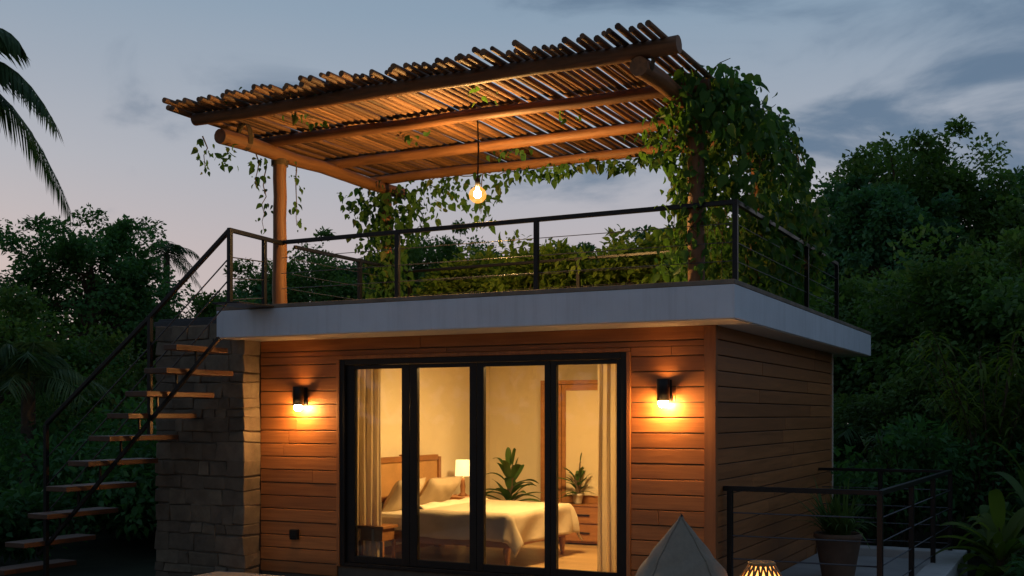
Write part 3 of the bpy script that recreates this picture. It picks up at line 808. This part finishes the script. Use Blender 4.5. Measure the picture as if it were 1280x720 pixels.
broad_plant('potted_plant', -5.60, 13.00, .499, 'smaller green plant on the drawer ledge standing in for a reflection in the mirror door', .065, .13, 26, .30, .055, M['leaf_room'], M['potwhite'], 9, stems=.36, rise=(10,85))  # solid stand-in for the plant reflected in the mirror

def curtain(x0, x1, y, label):
    mb = MB(); w_ = x1-x0
    def fn(u, v):
        ph = u*2*PI*(w_/.085)
        am = .017*(.75+.25*v)
        return (x0 + w_*u + .008*math.sin(ph*2+v*2), y + am*math.sin(ph+.5*math.sin(v*3)) + .01*math.sin(v*5+u*9), 2.30 - 2.285*v)
    mb.grid(fn, 90, 24); o = mb.build('curtain', M['curtain'], solid=.004)
    tag(o, label, 'curtain', 'curtains at the glass door')
curtain(-6.99, -6.66, 10.20, 'cream floor length curtain gathered beside the bed')
curtain(-4.20, -3.84, 10.22, 'cream floor length curtain gathered beside the wardrobe')
mb = MB(); mb.tube([(-7.1,10.21,2.31),(-3.2,10.21,2.31)], .011, 8)
tag(mb.build('curtain_rod', M['black']), 'thin black rod holding both bedroom curtains', 'curtain rod')

# ------------------------------------------------------------------ terrace front: bean bag, lantern
bb = thing('bean_bag', 'pointed grey canvas bean bag seat on the patio', 'bean bag', (-2.30, 7.01, -.1), math.radians(20))
mb = MB()
prof = [(0,.35),(.04,.44),(.14,.475),(.28,.47),(.42,.42),(.55,.352),(.68,.268),(.80,.175),(.90,.092),(.965,.034),(1,.005)]
def bean(u, v):
    an = u*2*PI; z = v*1.05
    for (za, ra), (zb, rb) in zip(prof, prof[1:]):
        if za <= v <= zb: r = ra+(rb-ra)*(v-za)/(zb-za); break
    pan = abs(math.cos(an*2))                                   # four panels with seams
    r *= 1 - .07*(1-pan)**2 + .0
    fl = 1 - .25*v                                             # pinched flatter at the tip
    wr = .008*math.sin(z*46+3*math.sin(an*2))*math.exp(-((v-.62)/.22)**2) + .006*math.sin(an*9+z*11)*math.sin(PI*min(1,v*1.1))
    r = max(.002, r+wr)
    return (r*math.cos(an)*1.0, r*math.sin(an)*fl, z)
mb.grid(bean, 96, 60, closed_u=True); mb.build('cover', M['beanbag'], bb)
mb = MB()
for k in range(4):
    an = PI/4+k*PI/2
    mb.tube([Vector(bean(an/(2*PI), i/40))*1.0 + Vector((math.cos(an),math.sin(an),0))*.004 for i in range(41)], .0055, 6)
mb.build('piping', M['beanbag'], bb)
mb = MB(); mb.tube([(0,0,1.045),(0,.012,1.067),(.01,0,1.05)], .006, 6); mb.build('loop', M['black'], bb)

ln = thing('wicker_lantern', 'glowing faceted wicker lantern standing beside the bean bag', 'lantern', (-1.84, 7.25, -.1)); ln.scale = (.9,.9,1.16)
lp = [(.15,.02),(.19,.12),(.205,.30),(.19,.46),(.15,.565),(.088,.645)]
mb = MB(); N = 18
for i in range(N):
    for sgn in (1,-1):
        pts = [(r*math.cos(2*PI*(i+sgn*j*.5)/N), r*math.sin(2*PI*(i+sgn*j*.5)/N), z) for j, (r, z) in enumerate(lp)]
        mb.tube(pts, .0085, 6, caps=False, squash=.5)
for r, z in lp:
    mb.tube([(r*math.cos(2*PI*k/20), r*math.sin(2*PI*k/20), z) for k in range(21)], .011, 6, caps=False)
for k in range(9):
    an = k*PI/9; mb.tube([(-.088*math.cos(an),-.088*math.sin(an),.648),(.088*math.cos(an),.088*math.sin(an),.648)], .006, 6)
mb.build('wicker_frame', M['wicker'], ln)
mb = MB(); mb.lathe([(r*.93, z) for r, z in lp]+[(0,.642)], n=20); mb.build('paper_liner', M['liner'], ln)

# ------------------------------------------------------------------ side deck railing and its plant
sr = thing('deck_railing', 'low black steel railing around the side deck', 'railing', (0,0,0))
DR = .93
mb = MB(); mb.bar((-2.94,10.2,DR),(-1.56,10.2,DR),.045); mb.bar((-1.56,10.18,DR),(-1.40,14.4,DR),.045); mb.bar((-1.40,14.4,DR),(-2.94,14.4,DR),.035)
mb.build('top_rail', M['black'], sr, bevel=.004)
for x, y in ((-2.88,10.2),(-1.56,10.2),(-1.50,11.75),(-1.45,13.1),(-1.40,14.38),(-2.2,14.4)):
    mb = MB(); mb.bar((x,y,-.1),(x,y,DR-.02),.05); mb.build('post', M['black'], sr, bevel=.003)
mb = MB()
for z in (.08,.29,.50,.71):
    mb.tube([(-2.9,10.2,z),(-1.56,10.2,z),(-1.40,14.4,z)], .007, 6); mb.tube([(-1.40,14.4,z),(-2.9,14.4,z)], .006, 6)
mb.build('cable', M['cable'], sr)

pp = thing('potted_plant', 'clay pot with a dark spiky grassy plant in the corner of the side deck', 'potted plant', (-2.28, 12.15, -.1))
mb = MB(); mb.lathe([(0,0),(.15,0),(.165,.02),(.235,.42),(.25,.425),(.25,.47),(.215,.47),(.21,.43)], n=24); mb.build('pot', M['terracotta'], pp)
mb = MB(); mb.lathe([(0,.435),(.211,.43)], n=20); mb.build('soil', M['soil'], pp)
mb = MB(); r = random.Random(8)
for i in range(150):
    az = r.uniform(0, 2*PI); q = r.uniform(0,.12)
    strip_leaf(mb, (q*math.cos(az+1), q*math.sin(az+1), .43), az, r.uniform(.45,.78), .026, math.radians(r.uniform(40,88)), r.uniform(.1,.75), .1, 6)
mb.build('foliage', M['leaf_mid'], pp)

# ------------------------------------------------------------------ climbing vines
def vine(label, pts_fn, n, leaf, seed, stems, mat=None, name='climbing_vine', loc=(0,0,0), out=(.6,-.4,0)):
    rs = np.random.RandomState(seed)
    t = thing(name, label, 'vine', loc)
    P = np.array([pts_fn(CN(rs)) for _ in range(n)])
    o_ = np.array(out)
    N = unit(o_[None]*.9 + rs.normal(size=P.shape)*.55 + np.array([0,0,.35]))
    T = unit(np.array([0,0,-.9])[None] + rs.normal(size=P.shape)*.55 + o_[None]*.25)
    L = leaf*(.38+.95*rs.random(n)**1.3)
    me = leaves_mesh('foliage', P-np.array(loc), T, N, L, L*.64, 'heart')
    link('foliage', me, mat or M['leaf_vine'], t)
    for s_ in stems:
        mb = MB()
        s_ = [Vector(p)-Vector(loc) for p in s_]; q_ = []
        for a_, b2 in zip(s_, s_[1:]):
            k_ = max(2, int((b2-a_).length/.09))
            for i in range(k_): q_.append(a_.lerp(b2, i/k_) + Vector(rs.normal(size=3))*.016)
        q_.append(s_[-1])
        mb.tube(q_, [.008*(1-.65*i/(len(q_)-1)) for i in range(len(q_))], 5, caps=False)
        mb.build('stem', M['vinestem'], t)
    return t

class CN:
    """random source whose bell curve is cut off, so no leaf strays far from its stem"""
    def __init__(s, rs): s.rs = rs
    def random(s): return s.rs.random_sample()
    def randint(s, k): return s.rs.randint(k)
    def normal(s): return float(np.clip(s.rs.normal(), -1.45, 1.45))
# big curtain of vine down the right side of the pergola
def right_mass(rs):
    while True:
        y = 9.55 + 4.1*rs.random()**.95; f = (y-9.55)/4.1
        top = 4.66 - .28*max(0, (f-.60)/.40)**1.6*3.0 + .06*math.sin(y*7) - .25*max(0, .16-f)*6
        bot = 2.78
        if y < 10.3: bot = 4.05 - (y-9.35)*.9
        u = rs.random()**(.75)
        z = bot + (top-bot)*u
        x = -3.02 + .17*rs.normal()*(.5+.5*rs.random()) + (.20*math.sin((z-2.9)*1.35) if z > 2.9 else 0)
        dens = .45 + .55*math.sin(y*4.3+z*3.1)*math.sin(z*4.7-y*1.9)
        if z < 4.1 and y < 11.3: dens -= .42*(11.3-y)
        if rs.random() < .03: return (-3.12+.12*rs.normal(), 9.75+.22*rs.normal(), 4.42+.14*rs.normal())
        if rs.random() < dens + .24: return (x, y, z)
stems = []
for i in range(16):
    y = rnd.uniform(10.2,13.4); stems.append([(-2.9,y-.3,4.75),(-2.85+rnd.uniform(-.1,.1),y,4.2),(-2.95+rnd.uniform(-.1,.1),y+.1,3.5),(-3.0,y+rnd.uniform(-.2,.2),2.78)])
vine('dense curtain of broad leaved vine hanging down the right side of the pergola', right_mass, 3300, .125, 21, stems)
# sprays arching over the top of that corner
def right_spray(rs):
    k = rs.randint(8); s_ = rs.random()**.8
    y = 9.75+k*.33; x = -2.95 + .24*s_; z = 4.62 + .10*math.sin(s_*2.4+k)*.8 - .25*s_*s_
    return (x+.06*rs.normal(), y+.10*rs.normal(), z+.05*rs.normal())
vine('loose vine sprays sticking up over the right end of the pole roof', right_spray, 300, .10, 22, [[(-3.0,9.75+.33*k,4.6),(-2.75,9.75+.33*k,4.72)] for k in range(8)])
# around the front right post and inside
def right_inner(rs):
    k = rs.randint(11)
    y = 9.75+.13*k; x = -3.42+.28*((k*.37)%1) ; ln_ = .5+1.5*((k*.61)%1)
    z = 4.35 - ln_*rs.random()**.8
    return (x+.08*rs.normal(), y+.12*rs.normal(), z)
vine('thin vine strands dangling on the bulb side of the front right pergola post', right_inner, 900, .105, 23, [[(-3.4+.04*k,10.1+.2*k,4.4),(-3.38+.04*k,10.1+.2*k,3.2)] for k in range(6)])
def right_low(rs):
    x = -4.0+1.25*rs.random()**.7; y = 11.2+1.1*rs.random()
    h = 1.15*(.35+.65*(x+4.0)/1.25)
    return (x, y, 2.76+h*rs.random())
def post_wrap(rs):
    a = rs.random()*6.283; z = 2.8+1.5*rs.random()**.8
    r0 = .085+.05*rs.random()
    return (-3.11+r0*math.cos(a)-.02, 9.88+r0*math.sin(a)-.01, z)
vine('thin vine with small leaves twined round the front right pergola post', post_wrap, 330, .10, 30, [[(-3.11+.085*math.cos(k*.9), 9.88+.085*math.sin(k*.9), 2.74+k*.11) for k in range(15)]], out=(-.4,-.6,0))
vine('leafy vine growth piled at the foot of the right pergola posts', right_low, 1500, .105, 24, [[(-3.1,11.8,2.76),(-3.2,11.7,3.4),(-3.0,11.6,4.2)]])
# rear left post wrapped in vine
def left_post(rs):
    z = 2.76+1.72*rs.random()
    wdt = .16+.30*max(0,(z-3.5))**1.2 + (.13 if z < 3.1 else 0)
    return (-7.72+wdt*rs.normal()*.8, 11.9+.22*rs.normal(), z-.12*rs.random())
vine('leafy vine wrapped around the rear left pergola post', left_post, 1500, .105, 25, [[(-7.7,11.95,2.76),(-7.85,11.88,3.3),(-7.66,11.86,3.8),(-7.75,11.9,4.45)],[(-7.8,12.1,2.76),(-7.68,12.08,3.5),(-7.85,12,4.4)]])
# fringe along the rear beam, longest beside the bulb
def fringe(rs):
    while True:
        x = -7.4+4.2*rs.random()
        ln_ = .05+.10*abs(math.sin(x*3.1))+.55*math.exp(-((x+6.40)/.26)**2)+.55*math.exp(-((x+7.25)/.4)**2)
        if rs.random() < .35+.65*min(1, ln_*2.2):
            return (x, 11.98+.10*rs.normal(), 4.47-ln_*rs.random()+.02)
vine('short leafy fringe hanging from the rear beam behind the bulb', fringe, 620, .10, 26, [[(-7.4,12.02,4.5),(-5.5,12.03,4.48),(-3.3,12.02,4.5)],[(-6.40,12,4.5),(-6.42,11.98,4.0)]], out=(0,-.8,0))
def front_tendrils(rs):
    k = rs.randint(5); x, y, l0 = ((-7.78,8.72,.33),(-7.74,9.0,.22),(-7.80,9.55,.35),(-7.62,9.98,.75),(-7.90,9.80,.75))[k]
    s_ = rs.random()
    return (x+.05*rs.normal(), y+.05*rs.normal(), 4.36-l0*s_-.02)
vine('few thin vine tendrils dangling at the front left pergola post', front_tendrils, 120, .078, 27,
     [[(-7.78,8.72,4.36),(-7.77,8.72,4.05)],[(-7.80,9.55,4.36),(-7.80,9.54,4.0)],[(-7.62,9.98,4.36),(-7.60,9.97,3.65)],[(-7.90,9.80,4.36),(-7.91,9.8,3.6)]])
def top_tufts(rs):
    k = rs.randint(4); x, y = ((-7.35,8.7),(-7.25,9.1),(-6.45,8.75),(-6.35,9.1))[k]
    return (x+.13*rs.normal(), y+.12*rs.normal(), 4.66+.05*abs(rs.normal()))
vine('small green vine tufts lying on the front edge of the pole roof', top_tufts, 90, .085, 28, [[(-7.5,8.7,4.67),(-7.2,9.0,4.7)],[(-6.6,8.7,4.67),(-6.3,9.1,4.7)]])
def under_bits(rs):
    k = rs.randint(7); x, y = ((-7.0,9.3),(-6.4,10.4),(-5.9,11.5),(-4.6,10.3),(-5.0,9.3),(-5.6,11.4),(-4.2,11.5))[k]
    return (x+.10*rs.normal(), y+.14*rs.normal(), 4.57+.02*rs.normal())
vine('vine sprigs poking through gaps under the pole roof', under_bits, 90, .08, 29, [[(-7.0,9.3,4.6),(-6.9,9.5,4.58)]])

# ------------------------------------------------------------------ terrace shrubs behind the railing
rs = np.random.RandomState(77)
bush = []
for s in range(3):
    C, P, T, N = crown_points(np.random.RandomState(40+s), .52, .42, .40, 38, 60, .15, hollow=.45)
    P[:,2] = np.abs(P[:,2]+.34)
    L = .075*(.6+.8*np.random.RandomState(s).random(len(P)))
    me = leaves_mesh('foliage', P, T, N, L, L*.6, 'heart'); me.materials.append(M['leaf_hedge'])
    t = MB()
    for c in C[:12]: t.tube([(0,0,-.02),(c[0]*.4,c[1]*.4,.2),(c[0],c[1],abs(c[2]+.34))], [.014,.010,.004], 5, caps=False)
    sm = bpy.data.meshes.new('stem'); sm.from_pydata(t.v, [], t.f); sm.materials.append(M['vinestem'])
    bush.append((sm, me))
for i, (x, y, s, lab) in enumerate([
    (-7.30,12.85,1.00,'yellow green shrub on the terrace just behind the vine wrapped post'),
    (-6.85,13.25,1.10,'yellow green terrace shrub second in the row from the vine wrapped post'),
    (-6.40,12.85,1.02,'yellow green terrace shrub third in the row from the vine wrapped post'),
    (-5.98,13.20,1.08,'yellow green terrace shrub below and left of the hanging bulb'),
    (-5.55,12.85,1.05,'yellow green terrace shrub straight below the hanging bulb'),
    (-5.12,13.20,1.10,'yellow green terrace shrub left of the middle front rail post'),
    (-4.70,12.85,1.08,'yellow green terrace shrub right of the middle front rail post'),
    (-4.28,13.15,1.18,'yellow green terrace shrub third in the row from the vine curtain'),
    (-3.88,12.85,1.20,'yellow green terrace shrub second in the row from the vine curtain'),
    (-3.45,13.10,1.36,'tallest yellow green terrace shrub beside the vine curtain')]):
    t = thing('terrace_shrub', lab, 'shrub', (x,y,2.721), i*1.7, 'shrubs along the back of the terrace'); t.scale = (s*1.12,s*1.12,s*1.15*rnd.uniform(.95,1.12))
    for nm, me in zip(('stem','foliage'), bush[i % 3]):
        o = bpy.data.objects.new(nm, me); COL.objects.link(o); o.parent = t

# ------------------------------------------------------------------ trees
TA = make_tree_meshes(1, 7.0, 2.2, 2.2, 2.3, 120, 200, .11, .40, .2)
TB = make_tree_meshes(2, 7.0, 2.6, 2.4, 2.6, 130, 200, .11, .43, .22, M['leaf_wood'], hollow=.5)
TC = make_tree_meshes(3, 7.0, 1.9, 1.9, 2.0, 90, 150, .13, .36, .16, M['leaf_blue'], hollow=.55)
TD = make_tree_meshes(4, 4.6, 2.0, 2.0, 1.9, 110, 190, .11, .44, .12, M['leaf_wood'], hollow=.35)
TE = make_tree_meshes(5, 3.4, 1.6, 1.6, 1.5, 100, 160, .10, .36, .09, M['leaf_mid'], hollow=.35)
GZ = -.5
def T_(me, x, y, h, h0, lab, rz=0, sxy=None):
    top = max(v.co.z for v in me[1].vertices)
    s = (h-.1)/top
    place_tree(me, x, y, GZ, sxy or s, rz, lab, sz=s)
T_(TA,-20.2,19.0,7.0,7.0,'round dark tree with a ragged crown rising left of the staircase', .4, .98)
T_(TD,-17.6,14.3,4.6,4.6,'dense dark tree at the far left under the palm fronds', 1.2)
T_(TE,-15.0,15.6,3.7,3.4,'mid green leafy tree behind the lower staircase rail', 2.0)
T_(TD,-18.4,20.4,5.2,4.6,'low dark tree behind the top of the staircase rail', 3.1)
T_(TC,-20.9,25.3,5.9,7.0,'small spindly tree seen between the stair top and the pergola post', .2, .9)
T_(TB,-20.8,27.6,7.7,7.0,'dark tree behind the front left pergola post', .9)
T_(TC,-20.2,30.2,7.4,7.0,'open crowned tree behind the vine wrapped rear post', 1.9)
T_(TB,-15.4,26.2,7.6,7.0,'tall dark tree behind the terrace left of the hanging bulb', 2.7, .8)
T_(TA,-17.5,33.7,7.9,7.0,'dark tree far behind the terrace beneath the hanging bulb', 3.9)
T_(TC,-17.4,38.3,8.6,7.0,'far tree behind the middle front rail post', .6, 1.2)
T_(TB,-14.4,37.5,8.3,7.0,'far rounded tree behind the terrace right of the middle rail post', 5.1)
T_(TC,-11.5,34.5,8.2,7.0,'far tree behind the right pergola post and vine', 4.4, 1.2)
T_(TB,-6.1,30.5,8.0,7.0,'dark tree showing beyond the outer edge of the vine curtain', 1.1)
T_(TB,-4.0,31.5,10.3,7.0,'tallest broad dark tree rising above the right side of the roof', 2.2, 1.3)
T_(TC,-4.5,28.0,8.0,7.0,'narrow dark tree at the left shoulder of the tallest tree', 3.3, 1.1)
T_(TA,-1.3,33.9,9.1,7.0,'dark tree at the right shoulder of the tallest tree', .5, 1.3)
T_(TD,-1.0,20.7,5.5,4.6,'dense nearer tree on the right in front of the tallest tree', 2.6, 1.1)
T_(TD,-3.6,23.1,5.0,4.6,'dense dark tree directly beyond the right roof corner', 4.0, 1.1)
T_(TE,-2.5,19.2,3.3,3.4,'leafy mid green tree beyond the far end of the side deck', 5.2)
T_(TD,-5.5,24.5,5.6,4.6,'dark tree hidden behind the right rear of the cabin', 5.9, 1.2)
T_(TD,1.2,19.0,4.6,4.6,'dark tree at the far right edge', 1.6, 1.0)
T_(TD,-13.2,19.5,4.4,4.6,'dark tree behind the stone wall', .1, 1.0)

# far wood that closes the view: one mass
rs = np.random.RandomState(9)
n = 46000
an = np.concatenate([rs.uniform(math.radians(-75), math.radians(35), 26000), rs.uniform(math.radians(35), math.radians(285), 20000)])
back = (an > math.radians(35))
R = np.where(back, 38 + 14*rs.random(n), 46 + 14*rs.random(n))
topz = np.where(back, 8.0, 5.2) + 1.1*np.sin(an*23)+.8*np.sin(an*51+1)
z = -1 + (topz+1)*rs.random(n)**.8
P = np.stack([np.sin(an)*R-4, np.cos(an)*R, z], 1)
N = unit(rs.normal(size=P.shape)+np.array([0,-.8,.8])); T = unit(rs.normal(size=P.shape)+np.array([0,0,-.4]))
L = .9*(.5+.8*rs.random(n))
o = link('far_wood', leaves_mesh('far_wood', P, T, N, L, L*.6), M['leaf_dark']); tag(o, 'far dark mass of woodland closing the view', 'woodland', kind='stuff')

# undergrowth below the trees: one leafy mass on each side of the cabin
def undergrowth(name, seed, regions, leaf, label, mat):
    rs = np.random.RandomState(seed); PP = []; TT = []; NN = []
    for x0, x1, y0, y1, h0, h1, ncl in regions:
        for _ in range(ncl):
            cx, cy_ = rs.uniform(x0,x1), rs.uniform(y0,y1); h = rs.uniform(h0,h1)
            C, P, T, N_ = crown_points(rs, h*.55, h*.55, h*.5, 14, 60, h*.24, hollow=.3)
            P[:,2] = np.abs(P[:,2]+h*.5); P += np.array([cx, cy_, -.5]); PP.append(P); TT.append(T); NN.append(N_)
    P = np.concatenate(PP); L = leaf*(.55+.9*rs.random(len(P)))
    o = link(name, leaves_mesh(name, P, np.concatenate(TT), np.concatenate(NN), L, L*.5), mat)
    tag(o, label, 'undergrowth', kind='stuff')
undergrowth('undergrowth', 31, [(-19,-11.2,11.2,17,1.2,2.6,60),(-24,-12  ,16,22,1.6,3.0,45),(-14,-9.6,12.8,16,.7,1.6,30),(-17,-12.2,8.5,11.5,.5,1.3,26)], .12, 'dark tangled undergrowth on the slope left of the cabin', M['leaf_dark'])
undergrowth('undergrowth', 32, [(-.9,4,12.5,17,.7,1.7,40),(-4,5,16,22,1.2,2.6,70),(-2.8,3,22,27,1.6,3.2,40)], .12, 'dark tangled undergrowth right of the side deck', M['leaf_dark'])

# palms
def palm(x, y, z, h, label, n, ln, seed, leaflet, lean=(0,0), rises=(70,-10), nl=34):
    r = random.Random(seed)
    t = thing('palm_tree', label, 'palm tree', (x,y,z))
    top = Vector((lean[0], lean[1], h))
    mb = MB(); mb.tube([(0,0,-.3),(lean[0]*.2,lean[1]*.2,h*.35),(lean[0]*.6,lean[1]*.6,h*.7),top], [.17,.13,.11,.10], 10); mb.build('trunk', M['bark'], t)
    for i in range(n):
        mb = MB(); f = i/n
        rise = math.radians(rises[0]+(rises[1]-rises[0])*f + r.uniform(-6,6))
        frond(mb, top + Vector((0,0,r.uniform(-.08,.08))), i*2.39996+r.uniform(-.2,.2), ln*r.uniform(.85,1.1), rise, .42+.28*(1-f)*r.uniform(.8,1.3), leaflet, nl, ln*.016+.012, .75, r)
        mb.build('frond', M['leaf_palm'], t)
    return t
pt = palm(-11.63, 8.70, -.45, 6.05, 'tall palm at the left edge with long drooping fronds', 0, 1.2, 3, .40, (.02,.01), (75,-25), 36)
r_ = random.Random(4)
for az, L, ri, dr in ((.46,1.7,55,.67),(.40,1.65,25,.86),(1.15,1.6,0,.94),(-.40,1.5,-30,.77),(2.2,1.5,50,.7),(3.0,1.6,30,.8),(3.9,1.5,45,.8),(4.8,1.5,20,.9),(5.5,1.4,62,.7),(3.4,1.3,72,.6)):
    mb = MB(); frond(mb, (.02,.01,6.05), az, L, math.radians(ri), dr, .42, 70, .040, .8, r_)
    mb.build('frond', M['leaf_palm'], pt)
palm(-25.9, 27.3, -.6, 7.3, 'small distant palm beside the round dark tree', 17, 1.25, 4, .40, (0,0), (75,-30), 22)
palm(-14.0, 11.9, -.6, 2.7, 'short dim palm in the dark growth left of the stair foot', 16, 1.5, 6, .42, (0,0), (80,5), 30)
palm(-3.0, 18.5, -.6, 1.5, 'arching low palm beyond the side deck railing', 18, 1.55, 7, .38, (0,0), (82,20), 32)

# bamboo clump and broad leaved plants on the right
def blade_clump(name, x, y, z, label, cat, n, h, ln, wd_, mat, seed):
    r = random.Random(seed); t = thing(name, label, cat, (x,y,z)); mb = MB(); sm = MB()
    for i in range(n):
        az = r.uniform(0,2*PI); sp = r.uniform(.1,.7)*h*.30; hh = h*r.uniform(.6,1.05)
        top = Vector((math.cos(az)*sp*1.6, math.sin(az)*sp*1.6, hh)); mid = Vector((math.cos(az)*sp*.6, math.sin(az)*sp*.6, hh*.6))
        sm.tube([(math.cos(az)*.1, math.sin(az)*.1, 0), mid, top], [.014,.010,.004], 5, caps=False)
        for k in range(26):
            f = r.uniform(.45,1.0); p = mid.lerp(top, (f-.45)/.55)
            strip_leaf(mb, p, r.uniform(0,2*PI), ln*r.uniform(.7,1.2), wd_, math.radians(r.uniform(-10,45)), r.uniform(.3,.9), .1, 4)
    mb.build('foliage', mat, t); sm.build('stem', M['vinestem'], t)
blade_clump('bamboo_clump', -1.15, 17.3, -.5, 'lime green bamboo clump glowing faintly against the dark trees', 'bamboo', 26, 3.2, .34, .05, M['leaf_lime'], 12)
blade_clump('leafy_shrub', -2.2, 16.4, -.5, 'loose narrow leaved shrub just beyond the side deck', 'shrub', 18, 1.9, .30, .045, M['leaf_mid'], 14)
broad_plant('broadleaf_plant', -.80, 13.5, -.5, 'large yellow green broad leaved plant at the lower right edge', .2, .3, 34, 1.05, .15, M['leaf_lime'], None, 15, 'plant', .5, (15,72), .6)
broad_plant('broadleaf_plant', -.45, 14.6, -.5, 'taller broad leaved plant behind the yellow green one at the right edge', .2, .3, 30, 1.25, .17, M['leaf_mid'], None, 16, 'plant', .8, (20,76), .6)
broad_plant('broadleaf_plant', -1.0, 15.3, -.5, 'dim broad leaved plant close to the far deck railing corner', .2, .3, 20, .95, .2, M['leaf_mid'], None, 17, 'plant', .3, (30,82), .5)

# evening haze: one closed box round the camera and the whole scene
m, nt, b = new_mat('evening_haze'); nt.nodes.remove(b)
pv = nt.nodes.new('ShaderNodeVolumePrincipled'); pv.inputs['Density'].default_value = HAZE; pv.inputs['Color'].default_value = (.85,.92,.95,1)
pv.inputs['Anisotropy'].default_value = .3
nt.links.new(pv.outputs[0], nt.nodes['Material Output'].inputs['Volume'])
if HAZE:
    mb = MB(); mb.box(-80, 75, -70, 80, -12, 14); tag(mb.build('haze', m), 'thin evening haze hanging in the air', 'haze', kind='stuff')
